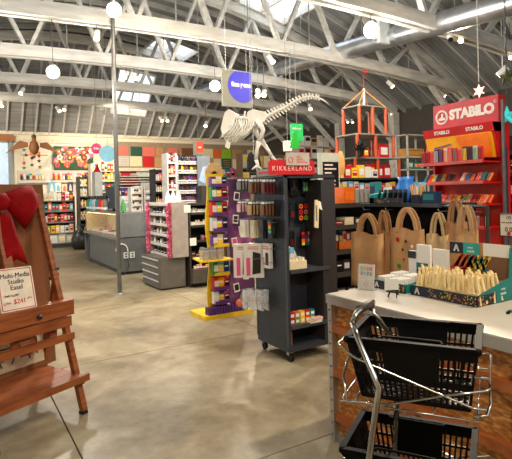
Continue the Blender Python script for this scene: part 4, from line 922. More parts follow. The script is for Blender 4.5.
for x in (0,.13): b_ = MB().bev(x-.05,x+.05,0,.03,-.06,.06,.008).build('box', col('pale grey'), s); MB().box(x-.02,x+.02,-.003,0,-.04,-.01).box(x-.02,x+.02,-.003,0,.01,.04).build('socket', col('dark grey'), b_)
MB().tube([(-.09+.12*math.cos(t),-.02,.10+.14*math.sin(t)) for t in [math.pi-.4*k for k in range(9)]]+[(.05,0,.03)], .012, 6).build('cable', col('white'), s, True)
MB().tube([(.02,0,-.06),(.05,-.01,-.2),(-.02,-.01,-.34),(-.08,0,-.42)], .008, 6).build('cable', col('dark grey'), s, True)
# things on the grey counter
def onj(px, yy): p = onY(px, 200, yy); return (p.x, yy, zt)
for k, (px, c1) in enumerate(((89,'green'),(92,'light blue'),(95,'pale grey'),(98,'teal'),(101,'red'),(104,'orange'),(106,'grey'))):
    p = onX(px, 208, JX+.15); hang('spray_bottle', good('bottle', c1, 'black', .13, .1, .36), (JX+.15,p.y,zt), 0, '%s tall bottle standing on lit case top, %s from left' % (c1, ORD[k]), 'bottle', 'tall bottles on the lit case')
p = onX(98, 205, JX+.40); s = empty('acrylic_tower', (JX+.40,p.y,zt), FX, 'tall clear acrylic tower with pointed red top on the counter', 'display tower')
MB().box(-.13,.13,-.1,-.09,.3,.98).box(-.13,.13,.09,.1,.3,.98).box(-.13,-.12,-.1,.1,.3,.98).box(.12,.13,-.1,.1,.3,.98).build('tower', M('tower_clear', (214,214,210), .2, alpha=.75), s); MB().lathe([(.12,.98),(.06,1.06),(.01,1.18)], n=4).build('red_top', col('red'), s)
MB().bev(-.18,.18,-.14,.14,0,.3,.01).build('base', col('black'), s)
for k, c_ in enumerate(('pink','red','navy','magenta','purple')): hang('marker_set', good('box', c_, 'white', .07, .05, .36), (JX+.22,p.y+.22-.1*k,zt), FX, '%s marker box before the acrylic tower, %s from left' % (c_, ORD[k]), 'box', 'marker boxes before the acrylic tower')
mo = onX(113, 205, JX+.25); s = empty('till_monitor', (JX+.25,mo.y,zt), FX+.3, 'black till monitor on the end of the lit counter', 'monitor')
MB().bev(-.26,.26,-.02,.02,.06,.56,.006).build('screen', knobm, s); MB().beam((0,.03,0),(0,.03,.3),.08,.03).bev(-.12,.12,-.06,.12,0,.02,.01).build('stand', knobm, s)
for k in range(3): MB().box(-.2+.03*k,-.185+.03*k,-.023,-.02,.12+.05*k,.3).build('sticker', col(('green','blue','white')[k]), s)
s = empty('tree_ornament', onj(123, JY+.2), 0, 'small green christmas tree standing on the grey counter', 'ornament'); MB().lathe([(.07,.03),(.05,.1),(.06,.1),(.035,.18),(.045,.18),(.0,.3)], n=10).build('tree', col('green'), s); MB().lathe([(.02,0),(.02,.04)]).build('trunk', col('brown'), s)
# tiered white racks and machines on return counter
for k, (px, n_) in enumerate(((136,5),(149,4))):
    p = onj(px, JY+.3); s = shelving('tiered_rack', (p[0]-.13,JY+.22,zt), 0, .26, .2, .52 if k == 0 else .62, [.02,.15,.28,.41], rkm, 'white tiered countertop rack, %s of two on return counter' % ('left','right')[k], 'rack', base=0)
    for zi, z in enumerate((.02,.15,.28,.41)): fill('bottle', (p[0]-.13,JY+.22,zt), 0, .03, .23, .05, z, 4, ['white','black','cream','dark grey'] if k == 0 else ['white','pale grey','white'], 'tiered %s rack shelf %s up' % (('left','right')[k],ORD[zi]), 'bottles on the tiered racks', h=(.07,.09), seed=60+zi+k*5, w=.05)
for k, (px, w_, h_, c_, nm) in enumerate(((128,.3,.34,'white','receipt printer'),(142,.34,.55,'white','label machine'))):
    p = onj(px, JY+.52); hang('office_machine', good('box', c_, 'pale grey', w_, .16, h_), (p[0],JY+.55,zt), 0, '%s %s at the back of the grey return counter' % (c_, nm), 'machine', None)

# ================= BACK WALL
YW = YB-.1
def wallthing(name, px0, px1, py0, py1, Y, mats, label, cat, th=.03, group=None, mb=None, inner=None):
    a, b_ = onY(px0, py1, Y), onY(px1, py0, Y); W, H = b_.x-a.x, b_.z-a.z
    m = MB().bev(0,W,0,th,0,H,.004)
    if inner: m.mi(1); inner(m, W, H)
    return solid(name, m, mats, (a.x,Y,a.z), 0, label, cat, group)
# window and wooden beam at the far left
a, b_ = onY(-30, 196, YW), onY(9, 143, YW)
f = MB(); f.box(a.x,b_.x,YW-.06,YW,b_.z,b_.z+.1).box(b_.x-.04,b_.x+.06,YW-.06,YW,a.z,b_.z+.1).box(a.x,b_.x,YW-.06,YW,a.z-.1,a.z).box((a.x+b_.x)/2,(a.x+b_.x)/2+.06,YW-.05,YW,a.z,b_.z)
wo = struct('window_9', f, M('frame_blue', (130,145,155), .5)); MB().box(a.x,b_.x,YW-.01,YW,a.z,b_.z).build('pane', M('pane_sky', (180,205,225), .1, emis=.4), wo)
a, b_ = onY(-20, 140, YW-.3), onY(14, 134, YW-.3); solid('wooden_beam', MB().bev(0,b_.x-a.x,0,.14,0,b_.z-a.z,.01), M('beam_wood', (150,92,52), .6), (a.x,YW-.1,a.z), 0, 'short brown wooden beam fixed high above the left window', 'beam')
# flower mural
rf = random.Random(11)
def flowers(m, W, H):
    m.k = 1
    for k in range(60):
        x, z, s_ = rf.uniform(.06,W-.06), rf.uniform(.06,H-.06), rf.uniform(.07,.13); c = rf.choice([1,1,2,3,4,5,5,6,7,0,8]); m.k = c; n = 14
        m.prism([(x+s_*(1 if t % 2 else .78)*math.cos(t*6.283/n), z+s_*(1 if t % 2 else .78)*math.sin(t*6.283/n)) for t in range(n)], -.012-.0004*k, -.008, 'y'); m.k = rf.choice([4,3,7,8])
        m.prism([(x+s_*.4*math.cos(t*.785), z+s_*.4*math.sin(t*.785)) for t in range(8)], -.016-.0004*k, -.012-.0004*k, 'y')
wallthing('flower_poster', 54, 93, 147, 170, YW-.06, [M('mural_green', (20,74,34), .6), col('red'), col('pink'), col('orange'), col('salmon'), col('white'), col('magenta'), col('maroon'), col('yellow')], 'wide poster crowded with red pink and white flowers on back wall', 'poster', inner=flowers)
# winged wooden kite bird
kb = onY(34, 146, YW-1.2); K = empty('wooden_bird', (kb.x,YW-1.2,kb.z), 0, 'brown wooden bird with spread wings hanging before the back wall', 'bird ornament')
kw = M('bird_wood', (128,82,44), .6); S_ = 1.12/33
def kp(px, py): return ((px-34)*16.3/500*1.06, (146-py)*16.3/500)
MB().prism([kp(29,143),kp(22,141),kp(10,154),kp(18,150),kp(29,147)], -.02, .02, 'y').build('wing', kw, K); MB().prism([kp(39,143),kp(45,142),kp(56,153),kp(48,150),kp(39,147)], -.02, .02, 'y').build('wing', kw, K)
b_ = MB().lathe([(.02,.3),(.07,.24),(.06,.18),(.12,.1),(.16,-.05),(.12,-.2),(.05,-.28)], n=12).build('body', kw, K, True)
MB().ball((0,0,.30),.075,8).lathe([(.03,0),(.004,.1)], (0,-.05,.28), 6).build('head', M('bird_head', (80,66,54), .6), K)
for k in range(7): MB().prism([kp(30+k*1.3,151.5),kp(31+k*1.3,151.5),kp(31.2+k*1.3,155),kp(30+k*1.3,155)], -.05, -.03, 'y').build('feather', col(('orange','tan','orange')[k % 3]), K)
MB().tube([(0,0,.35),(0,0,roofh(kb.x,YW-1.2)-kb.z-.02)], .006, 4).build('string', col('dark grey'), K)
MB().box(-.4,.4,-.01,.01,-.30,-.28).build('hanger_bar', kw, K)
def star(m, r_, n=5, th=.02, cx=0, cz=0):
    pts = [(cx+r_*(1 if t % 2 == 0 else .42)*math.sin(t*math.pi/n), cz+r_*(1 if t % 2 == 0 else .42)*math.cos(t*math.pi/n)) for t in range(2*n)]; vs = [(x,0,z) for x, z in pts]+[(cx,-th,cz),(cx,th,cz)]
    return m.add(vs, [(i,(i+1) % (2*n),2*n) for i in range(2*n)]+[((i+1) % (2*n),i,2*n+1) for i in range(2*n)])
for k, (px, py, c_) in enumerate(((24,150,'teal'),(26,155,'dark grey'),(24,163,'red'),(24,168,'green'),(32,158,'black'),(34,157,'maroon'),(32,165,'black'),(39,156,'red'),(39,161,'black'),(40,167,'grey'))):
    p = onY(px, py, YW-1.15); s = empty('hanging_star', p, 0, '%s little star hanging below the wooden bird, %s from left' % (c_, ORD[k]), 'star', 'stars below the wooden bird'); star(MB(), .075).build('star', col(c_), s)
    MB().tube([(0,0,.07),(0,0,max(.1,kb.z-.28-p.z))], .004, 4).build('string', col('grey'), s)
# round hanging signs
def disc(m, r_, th=.02, n=28): return m.prism([(r_*math.cos(t*6.283/n), r_*math.sin(t*6.283/n)) for t in range(n)], 0, th, 'y')
def hangsign(px, py, Y, rpx, c_, lb, txt=None, rz=0):
    p = onY(px, py, Y); tt = p.y/ray(px,py).y; r_ = rpx*tt/500; s = empty('round_sign', p, rz, lb, 'sign'); disc(MB(), r_).build('disc', c_, s)
    MB().tube([(0,0,r_),(0,0,roofh(p.x,p.y)-p.z-.02)], .006, 4).build('cord', rodm, s)
    if txt: text(txt, r_*.5, inkw, s, (0,-.003,0), bold=.004)
    return s
hangsign(96.5, 148.5, 13.2, 5.2, M('sign_pink', (236,40,125), .45), 'round pink hanging sign over the lit counter', 'Sales'); hangsign(107.5, 153.5, 12.6, 8.3, M('sign_sky', (120,190,215), .45), 'round light blue hanging sign beside the pink one')
# card rows and shelf left
def cards(px0, px1, py0, py1, n, cols, where, grp, seed, Y=YW-.045, kind='pack', h=None):
    a, b_ = onY(px0, py1, Y), onY(px1, py0, Y); fill(kind, (a.x,Y,a.z), 0, 0, b_.x-a.x, 0, 0, n, cols, where, grp, h=(h or ((b_.z-a.z)*.85,b_.z-a.z)), seed=seed, d=.05)
ra_, rb_ = onY(18, 183, YW-.05), onY(95, 171, YW-.05)
bkl = solid('slat_board', MB().box(0,rb_.x-ra_.x,.0,.138,.0,rb_.z-ra_.z+.02), M('slat_white', (205,200,190), .6), (ra_.x,YW-.04,ra_.z), 0, 'white slatted board on the back wall below the flower poster', 'board')
cards(20, 44, 173, 180, 8, ['light blue','teal','red','yellow','cream','orange'], 'back wall board left group', 'packets on the back wall board', 71)
cards(50, 72, 172.5, 180, 9, ['pale pink','salmon','pink','red','maroon'], 'back wall board middle group', 'packets on the back wall board', 72)
cards(77, 91, 172.5, 179, 6, ['magenta','orange','yellow','pink'], 'back wall board right group', 'packets on the back wall board', 73)
# left gondola, goods row by row
YG = 16.9; g0, g1 = onY(40, 245, YG), onY(76, 245, YG); GW = g1.x-g0.x
zz = [onY(58, y, YG).z for y in (243,233,222,211,200.5)]
shelving('wall_shelf_unit', (g0.x,YG,0), 0, GW, .6, zz[-1]+.12, zz, M('shelf_dark', (60,58,56), .6), 'dark shelf unit packed with bright packets behind the easel', lip=M('shelf_grey', (120,118,114), .5), base=.1)
G0 = (g0.x,YG,0)
fill('box', G0, 0, .05, GW-.05, .05, zz[0], 4, ['white','pale grey','pale grey','lime green'], 'lowest shelf behind easel', 'goods on the wall shelf unit', h=(.24,.28), seed=81)
fill('box', G0, 0, .05, GW-.05, .05, zz[1], 7, ['cream','white','yellow','lime green','white'], 'second lowest shelf behind easel', 'goods on the wall shelf unit', h=(.2,.27), seed=82)
fill('box', G0, 0, .05, GW-.05, .05, zz[2], 10, ['red','white','black','maroon','red','salmon'], 'third shelf up behind easel', 'goods on the wall shelf unit', h=(.2,.28), seed=83)
fill('box', G0, 0, .05, GW-.05, .05, zz[3], 9, ['light blue','teal','orange','red','white','orange'], 'fourth shelf up behind easel', 'goods on the wall shelf unit', h=(.2,.28), seed=84)
fill('box', G0, 0, .05, GW-.05, .0, zz[4], 8, ['red','white','white','pale pink','red'], 'top shelf behind easel', 'goods on the wall shelf unit', h=(.22,.28), seed=85)
fill('box', G0, 0, .05, GW-.05, -.03, zz[3]-.03, 0 or 1, ['lime green'], 'fourth shelf edge behind easel', 'goods on the wall shelf unit', h=(.05,.06), seed=86, w=.3) if 0 else None
for k, (x0, x1, y0, y1, c1, c2, lb) in enumerate(((49,55,182,193,'light blue','white','light blue and white poster above shelf behind easel'),(55.5,61,183,192,'white','light blue','white poster with blue block above shelf behind easel'),(62,67,184,192,'cream','salmon','cream poster with salmon figure above shelf behind easel'),(68,73,182,192,'navy','pale pink','dark blue poster with pale figure above shelf behind easel'))):
    wallthing('small_poster', x0, x1, y0, y1, YW-.071, [col(c1), col(c2)], lb, 'poster', inner=lambda m, W, H: m.prism([(W*.2,H*.15),(W*.8,H*.1),(W*.7,H*.6),(W*.45,H*.85),(W*.25,H*.55)], -.01, 0, 'y'))
# right of it: low table of white and blue boxes, more shelves up to the counter
YH = 16.2; h0_, h1_ = onY(80.5, 245, YH), onY(90, 245, YH); HW = h1_.x-h0_.x; hz = [onY(82,y,YH).z for y in (232,219,207,196,186)]
shelving('card_shelf_unit', (h0_.x,YH,0), 0, HW, .45, hz[-1]+.3, hz, M('shelf_dark'), 'dark shelf unit of white boxes left of the lit counter', lip=M('shelf_grey'))
for zi, z in enumerate(hz): fill('box', (h0_.x,YH,0), 0, .04, HW-.04, .05, z, 5, [['black','dark grey'],['yellow','brown','cream'],['black','brown','yellow'],['white','blue','light blue'],['white','pale pink','yellow']][zi], 'shelf %s up left of lit counter' % ORD[zi], 'boxes on the card shelf unit', h=(.2,.26), seed=91+zi)
bb = onZ(77, 247, 0); solid('black_sack', MB().lathe([(.22,0),(.30,.12),(.29,.35),(.22,.52),(.10,.62),(.14,.70)], n=14), knobm, (bb.x-.02,bb.y-.75,0), 0, 'full black sack standing on the floor left of lit counter', 'sack', smooth=True)
# swatch squares band to the right
SW1 = [(119,128,'salmon'),(131,142,'green'),(143,155,'salmon'),(156,163,'tan'),(168,178,'salmon'),(182,193,'brown'),(203,213,'cream'),(214,221,'orange'),(222,231,'lime green'),(233,243,'tan'),(248,258,'cream'),(259,264.5,'tan')]
SW2 = [(119,129,'pale grey'),(130,142,'cream'),(143,154,'red'),(155,166,'tan'),(168,178,'cream'),(182,192,'brown'),(203,213,'tan'),(214,221,'cream'),(222,231,'green'),(233,243,'cream'),(248,258,'pale grey'),(259,264.5,'cream')]
dy = lambda x: (x-118)*.028
wallthing('swatch_backboard', 117, 265.5, 146, 170, YW-.03, [M('backboard_brown', (150,132,108), .7)], 'long brown board behind the paper sample squares', 'board', th=.128)
for ri, rw in enumerate((SW1, SW2)):
    for k, (x0, x1, c_) in enumerate(rw):
        c2_ = ['cream','tan','white','salmon'][(k+ri) % 4]
        wallthing('paper_sample', x0, x1, (146.5,156)[ri]+dy(x0), (155.5,166)[ri]+dy(x0), YW-.061, [col(c_) if c_ != 'green' else M('green_deep', (28,78,62), .6), col(c2_)], '%s paper sample in %s row on back wall, %s from left' % (c_, ('upper','lower')[ri], ORD[k]), 'paper sample', group='paper samples on the back wall', inner=(lambda m, W, H: [m.prism([(W*.15,H*(.15+.22*t)),(W*.85,H*(.15+.22*t)),(W*.85,H*(.2+.22*t)),(W*.15,H*(.2+.22*t))], -.003, 0, 'y') for t in range(4)]) if (k*3+ri) % 4 == 1 else None)
wallthing('display_ledge', 117, 196, 168, 171, YW-.35, [M('trim_paint')], 'long cream ledge below the paper samples', 'ledge', th=.3)
for k, (px0, px1, py, c_) in enumerate(((121,130,176,'red'),(124,138,178.5,'magenta'),(121,138,181,'red'),(122,139,183.5,'red'),(140,154,177,'mint'),(140,156,180,'green'),(141,156,183,'green'),(140,155,186,'cream'),(121,137,186,'red'),(120,136,173.5,'maroon'))):
    a, b_ = onY(px0, py, YW-.5), onY(px1, py, YW-.5); W = b_.x-a.x
    hang('paper_roll', good('roll', c_, 'white', W, .1, .09), (a.x+W/2,YW-.5,a.z), 0, '%s roll of paper on the back wall rack, %s counted downwards' % (c_, ORD[k]), 'paper roll', 'paper rolls on the wall rack')
a, b_ = onY(118, 245, YW-.65), onY(160, 171, YW-.65)
shelving('roll_rack', (a.x,YW-.72,0), 0, b_.x-a.x, .5, b_.z, [onY(130, y, YW-.6).z for y in (176.3,178.8,181.3,184,187.2,197,210)], rkm, 'white wall rack holding long red and green paper rolls', th=.012)
for k, y in enumerate((197,210)):
    z = onY(130,y,YW-.6).z; fill('box', (a.x,YW-.72,0), 0, .05, b_.x-a.x-.05, .06, z, 14, BRIGHT, 'roll rack lower shelf %s' % ('one','two')[k], 'boxes on the roll rack', h=(.25,.36), seed=101+k)
# long run of shelves between: band x 88-120 above counter
a, b_ = onY(92, 240, YW-.9), onY(119, 240, YW-.9); z4 = [onY(105,y,YW-.9).z for y in (203,192,181,171)]
shelving('art_shelf_unit', (a.x,YW-1,0), 0, b_.x-a.x, .4, z4[-1]+.25, z4, rkm, 'white shelf unit of coloured boxes behind the lit counter', th=.02)
for zi, z in enumerate(z4): fill('box', (a.x,YW-1,0), 0, .05, b_.x-a.x-.05, .05, z, 8, [BRIGHT,['black','white','teal','red'],['white','pale pink','red','yellow','light blue'],['red','white','white','pale grey']][zi], 'white unit behind lit counter shelf %s up' % ORD[zi], 'boxes on the white art shelf unit', h=(.2,.32), seed=111+zi)
# ================= GREY SHELVING BEHIND THE FIXTURE, right
F0 = onZ(322, 303, 0); FY = 5.55; fx0 = onY(312, 250, FY).x; fx1 = fx0+2.6
fz_ = [onY(335, y, FY).z for y in (297,274,251,226,204)]
sd = M('shelf_char', (58,56,54), .5)
o = shelving('grey_shelf_unit', (fx0,FY,0), 0, fx1-fx0, .6, fz_[-1]+.0, fz_, sd, 'charcoal shelf unit of books and boxes behind the pegboard fixture', th=.05)
FO = (fx0,FY,0)
fill('box', FO, 0, .06, 1.5, .1, fz_[0], 7, ['pale grey','dark grey','cream','black'], 'charcoal unit lowest shelf', 'goods on the charcoal unit', h=(.06,.12), seed=121)
fill('box', FO, 0, .06, 1.5, .12, fz_[1], 10, ['black','dark grey','maroon','white','navy'], 'charcoal unit second shelf up', 'goods on the charcoal unit', h=(.10,.18), seed=122)
for k in range(3): solid('orange_bin', MB().box(0,.42,0,.012,0,.13).box(0,.012,0,.4,0,.13).box(.408,.42,0,.4,0,.13).box(0,.42,.39,.4,0,.13).box(0,.42,0,.4,0,.01), M('bin_wood', (186,98,36), .5), (fx0+.05+.45*k,FY+.02,fz_[2]), 0, 'shallow orange wooden bin on the charcoal unit, %s from left' % ORD[k], 'bin', 'orange bins on the charcoal unit')
for k in range(3): fill('book', (fx0+.05+.45*k,FY,fz_[2]+.012), 0, .03, .39, .2, 0, 5, ['navy','cream','red','maroon','white','black'], 'orange bin %s' % ORD[k], 'books in the orange bins', h=(.22,.26), seed=125+k, d=.14)
fill('box', FO, 0, .06, 1.6, .14, fz_[3], 8, ['tan','dark grey','brown','black','cream','red'], 'charcoal unit fourth shelf up', 'goods on the charcoal unit', h=(.07,.16), seed=129, d=.2)
# on top: clear boxes, orange box, white sign with black text panel
zt5 = fz_[-1]
fill('box', FO, 0, .05, .42, .15, zt5, 3, ['cream','white','tan'], 'charcoal unit top beside sign', 'goods on top of the charcoal unit', h=(.08,.12), seed=131, d=.2)
p = onY(345, 195, FY+.12); solid('orange_carton', MB().bev(-.15,.15,-.1,.1,0,.24,.01).mi(1).box(-.11,.11,-.102,-.1,.05,.17), [col('orange'), M('panel_orange')], (p.x,FY+.12,zt5), .15, 'orange cardboard carton on top of the charcoal unit', 'carton')
for k in range(4):
    p = onY(354+4.2*k, 195, FY+.1); q = empty('clear_bin', (p.x,FY+.1,zt5), 0, 'clear plastic bin with pale goods on charcoal unit top, %s from left' % ORD[k], 'bin', 'clear bins on the charcoal unit')
    MB().box(-.055,.055,-.08,-.076,0,.2).box(-.055,-.051,-.08,.08,0,.2).box(.051,.055,-.08,.08,0,.2).box(-.055,.055,.076,.08,0,.2).box(-.055,.055,-.08,.08,0,.004).build('bin', M('jar_grey'), q); MB().bev(-.04,.04,-.06,.06,.004,.15,.01).build('contents', col(('white','pale grey','cream','white')[k]), q)
a, b_ = onY(319, 190, FY+.35), onY(339, 153, FY+.35); q = empty('price_board', (a.x,FY+.35,zt5), 0, 'white board with black panel of white lines above charcoal unit', 'sign'); W, H = b_.x-a.x, b_.z-zt5
MB().bev(0,W,0,.02,0,H,.003).build('board', M('board_green_white', (206,216,206), .5), q); MB().box(W*.2,W*.95,-.004,0,H*.05,H*.82).build('black_panel', knobm, q)
d = MB(); rr = random.Random(3)
for k in range(9): d.box(W*.28,W*rr.uniform(.6,.88),-.006,-.004,H*(.12+.078*k),H*(.15+.078*k))
d.build('text_lines', inkw, q)
# ---- tall unit behind with toy boxes, carrying the construction tower
TY = 6.55; t0, t1 = onY(336, 200, TY), onY(404, 200, TY); TW = t1.x-t0.x; tz = [onY(370,y,TY).z for y in (204,190.5,178)]
shelving('toy_shelf_unit', (t0.x,TY,0), 0, TW, .9, tz[-1], [.4,.9]+tz, M('shelf_steel'), 'steel shelf unit crowded with toy boxes under the orange tube tower', th=.02, back=True)
TO = (t0.x,TY,0)
fill('box', TO, 0, .04, TW-.04, .1, tz[1], 12, ['white','yellow','light blue','white','red','pale grey','black'], 'toy unit upper shelf', 'toy boxes on the steel unit', h=(.12,.17), seed=141, d=.14)
fill('box', TO, 0, .04, TW-.04, .1, tz[0], 12, ['black','teal','navy','blue','dark grey','white'], 'toy unit second shelf', 'toy boxes on the steel unit', h=(.12,.19), seed=142, d=.14)
fill('box', TO, 0, .0, TW-.5, .2, tz[2], 7, ['red','red','white','yellow','red'], 'toy unit top front row', 'toy boxes on top of the steel unit', h=(.16,.26), seed=143, d=.12)
fill('box', TO, 0, .4, TW-.02, .34, tz[2], 6, ['red','white','red'], 'toy unit top back row', 'toy boxes on top of the steel unit', h=(.2,.3), seed=144, d=.12)
# tower
tb = onY(366, 178, TY+.55); X0 = tb.x; orm = M('tube_orange', (176,72,30), .45); plt = M('tier_grey', (130,132,122), .5)
K = empty('construction_tower', (X0,TY+.55,tz[2]), 0, 'toy tower of orange tubes and grey tiers topped by red star', 'toy tower')
kz = lambda y: onY(366, y, TY+.55).z-tz[2]
sx = TW/68
t_ = [(kz(160),23,.32),(kz(137),19,.28),(kz(109),14,.22)]
prev = (0, 22, .32)
for ti, (z, hw, hd_) in enumerate(t_):
    W = hw*sx; MB().bev(-W-.03,W+.03,-hd_-.03,hd_+.03,z,z+.025,.03).build('tier', plt, K)
    for i, (px_, py_) in enumerate(((-W,-hd_),(W,-hd_),(-W,hd_),(W,hd_),(0,-hd_))): MB().lathe([(.032,prev[0]+(.025 if ti else 0)),(.032,z)], (px_,py_,0), 10).build('tube', orm, K)
    prev = (z, hw, hd_)
za = kz(90); W = 14*sx
for a_, b2_ in ((-W,-.22),(W,-.22),(-W,.22),(W,.22)): MB().tube([(a_,b2_,t_[2][0]+.02),(0,0,za)], .012, 6).build('roof_strut', M('strut_tan', (205,140,80), .5), K)
MB().lathe([(.022,t_[2][0]+.02),(.022,za+.02)], n=8).build('mast', whitec, K); MB().tube([(0,0,za),(0,0,kz(74))], .006, 5).build('flag_pole', col('red'), K)
star(MB(), .06, 5, .015, .05, kz(71)).build('red_star', col('red'), K)
for k, (px, yb_, hh, w_, c_, c2_, tier) in enumerate(((383,0,.28,.27,'red','white',0),(365,0,.2,.14,'red','yellow',0),(386,0,.0,.0,'red','red',0))):
    if not w_: continue
    p = onY(px, 150, TY+.4); hang('toy_box', good('box', c_, c2_, w_, .15, hh), (p.x,TY+.45,tz[2]+t_[0][0]+.025), .1, '%s toy box with %s label on a tier of orange tower, %s' % (c_,c2_,('right one','left one')[k]), 'toy box', None)
p = onY(352, 172, TY+.3)
solid('wicker_shape', MB().ball((0,0,.24),.12,10,(.7,.4,2)).lathe([(.05,0),(.04,.05)], n=8), M('wicker', (214,156,84), .7), (onY(341,170,TY+.08).x,TY+.08,tz[2]), 0, 'tall rounded wicker shape at left of the orange tower', 'ornament')
m = MB(); rr = random.Random(9)
for k in range(60): a_ = rr.uniform(0,6.28); b2_ = rr.uniform(0,1.4); L_ = rr.uniform(.1,.2); m.beam((0,0,.12),(L_*math.cos(a_)*math.cos(b2_)*1.3,L_*math.sin(a_)*math.cos(b2_),.12+L_*math.sin(b2_)),.02,.006)
solid('dark_foliage', m.mi(1).lathe([(.05,0),(.07,.12)]), [M('leaf_dark', (28,34,30), .7), knobm], (onY(355,160,TY+.3).x,TY+.15,t_[0][0]+tz[2]+.025), 0, 'small dark spiky plant in black pot by the orange tower', 'plant')
# stuff right of it: blue bag, printer like white things
rx = RX+.30
p = onX(406, 190, rx); solid('blue_bag', MB().lathe([(.08,0),(.10,.06),(.10,.16),(.07,.22),(.085,.26)], n=14), M('bag_blue', (28,104,190), .35), (rx+.0,p.y,RH+.0), 0, 'crumpled bright blue plastic bag on the black rack', 'bag', smooth=True)
for k, (px, w_, h_, c_, c2_) in enumerate(((372,.17,.13,'black','white'),(384,.14,.19,'pale grey','white'),(395,.10,.15,'black','grey'))):
    pass
# far right back shelves: white frame shelf with wooden box
FRY = 9.2; a, b_ = onY(408, 170, FRY), onY(446, 136, FRY)
r = empty('white_frame_shelf', (a.x,FRY,0), 0, 'white metal frame shelf against the dark wall by the red display', 'shelf'); W, H = b_.x-a.x, b_.z
wm = M('frame_white', (196,194,186), .5)
for x in (0, W*.5, W-.04):
    for y in (0, .4): MB().box(x,x+.04,y,y+.04,0,H).build('upright', wm, r)
for z in (.5, 1.1, a.z, a.z+.33, H-.03): MB().box(0,W,0,.44,z,z+.03).build('shelf', wm, r)
solid('wooden_crate', MB().bev(0,W*.42,0,.32,0,.22,.005).mi(1).box(.02,W*.40,-.004,0,.03,.05).box(.02,W*.40,-.004,0,.16,.18), [M('crate_tan', (206,150,70), .6), M('crate_line', (150,100,44), .6)], (a.x+.06,FRY+.06,a.z+.361), 0, 'tan wooden crate on the white frame shelf', 'crate')
fill('box', (a.x,FRY,0), 0, .05, W-.05, .1, a.z+.03, 7, ['white','grey','black','teal','red','tan'], 'white frame shelf middle level', 'boxes on the white frame shelf', h=(.14,.26), seed=151, d=.14)
fill('box', (a.x,FRY,0), 0, .05, W-.05, .1, 1.13, 7, ['white','red','pale grey','teal','red'], 'white frame shelf lower level', 'boxes on the white frame shelf', h=(.16,.3), seed=152, d=.14)
# wall merchandise right wall back: fixtures further away between tower and dino
YV = 13.8; a, b_ = onY(300, 200, YV), onY(345, 200, YV)
vz = [onY(320,y,YV).z for y in (185,172,158,146)]
shelving('sketchbook_unit', (a.x,YV,0), 0, b_.x-a.x, .4, vz[-1]+.3, vz, rkm, 'far white unit of pale sketchbooks right of the green tree sign', th=.03)
for zi, z in enumerate(vz): fill('book', (a.x,YV,0), 0, .05, b_.x-a.x-.05, .1, z, 7, ['white','pale pink','cream','salmon','white','tan'], 'sketchbook unit shelf %s up' % ORD[zi], 'sketchbooks on the far unit', h=(.28,.4), seed=161+zi, d=.05)
YV2 = 14.5; a, b_ = onY(243, 200, YV2), onY(300, 200, YV2)
v2 = [onY(270,y,YV2).z for y in (200,184,168)]
shelving('canvas_unit', (a.x,YV2,0), 0, b_.x-a.x, .4, v2[-1]+.5, v2, M('shelf_tan', (120,96,70), .6), 'far brown unit of tan boards below the skeleton', th=.03)
for zi, z in enumerate(v2): fill('book', (a.x,YV2,0), 0, .05, b_.x-a.x-.05, .1, z, 8, ['tan','cream','brown','black','tan','pale grey'], 'canvas unit shelf %s up' % ORD[zi], 'boards on the far brown unit', h=(.35,.46), seed=171+zi, d=.05)
# shelves between ink rack and spinner far back
YV3 = 15.2; a, b_ = onY(196, 210, YV3), onY(243, 210, YV3); v3 = [onY(220,y,YV3).z for y in (206,192,178)]
shelving('paper_pad_unit', (a.x,YV3,0), 0, b_.x-a.x, .4, v3[-1]+.3, v3, M('rack_pale'), 'far pale unit of mixed pads behind the yellow stand', th=.03)
for zi, z in enumerate(v3): fill('box', (a.x,YV3,0), 0, .05, b_.x-a.x-.05, .1, z, 9, ['pink','white','tan','purple','cream','teal','orange'], 'paper pad unit shelf %s up' % ORD[zi], 'goods on the paper pad unit', h=(.22,.34), seed=181+zi, d=.08)
jk = onY(254, 172, 9.0); s = empty('black_apron', (jk.x,9.0,jk.z), 0, 'black sleeveless apron hanging behind the skeleton', 'apron')
MB().prism([(-.16,0),(.16,0),(.15,.25),(.11,.38),(.06,.42),(.03,.36),(-.03,.36),(-.06,.42),(-.11,.38),(-.15,.25)], -.03, .03, 'y').build('cloth', knobm, s); MB().tube([(0,0,.36),(0,0,.46),(0,0,roofh(jk.x,9)-jk.z-.02)], .005, 5).build('hanger', rodm, s)

# ================= HANGING SIGNS
def panel(name, px0, px1, py0, py1, Y, m, lb, rz=0, cord=2):
    a, b_ = onY(px0, py1, Y), onY(px1, py0, Y); W, H = b_.x-a.x, b_.z-a.z; s = empty(name, ((a.x+b_.x)/2,Y,a.z), rz, lb, 'sign')
    MB().bev(-W/2,W/2,0,.02,0,H,.003).build('panel', m, s); zr = roofh(a.x,Y)-a.z-.02
    for x in ((-W*.35,W*.35) if cord == 2 else (0,)): MB().tube([(x,.01,H),(x,.01,zr)], .004, 4).build('cord', rodm, s)
    return s, W, H
pg = M('panel_warm_grey', (140,140,128), .6)
s, W, H = panel('hanging_sign', 222.5, 251, 73, 106, 6.6, pg, 'grey hanging sign with blue circle reading fine pens', rz=0)
cpt = [(x, z) for x, z in [(W*.17+0+(W*.62)*(1-math.cos(t*math.pi/24))-0, H*.52+H*.44*math.sin(t*math.pi/24)) for t in range(25)]]
cx_, cz_, rr_ = W*.19, H*.60, H*.46
pts = [(cx_+rr_*math.cos(t*6.283/48), cz_+rr_*math.sin(t*6.283/48)) for t in range(48)]
pts = [(min(W/2,x), min(H,z)) for x, z in pts]
MB().prism([(x,z) for x, z in pts], -.004, 0, 'y').build('blue_circle', M('sign_blue', (62,58,214), .4), s)
text('fine pens', H*.17, inkw, s, (W*.14,-.006,H*.63), bold=.008)
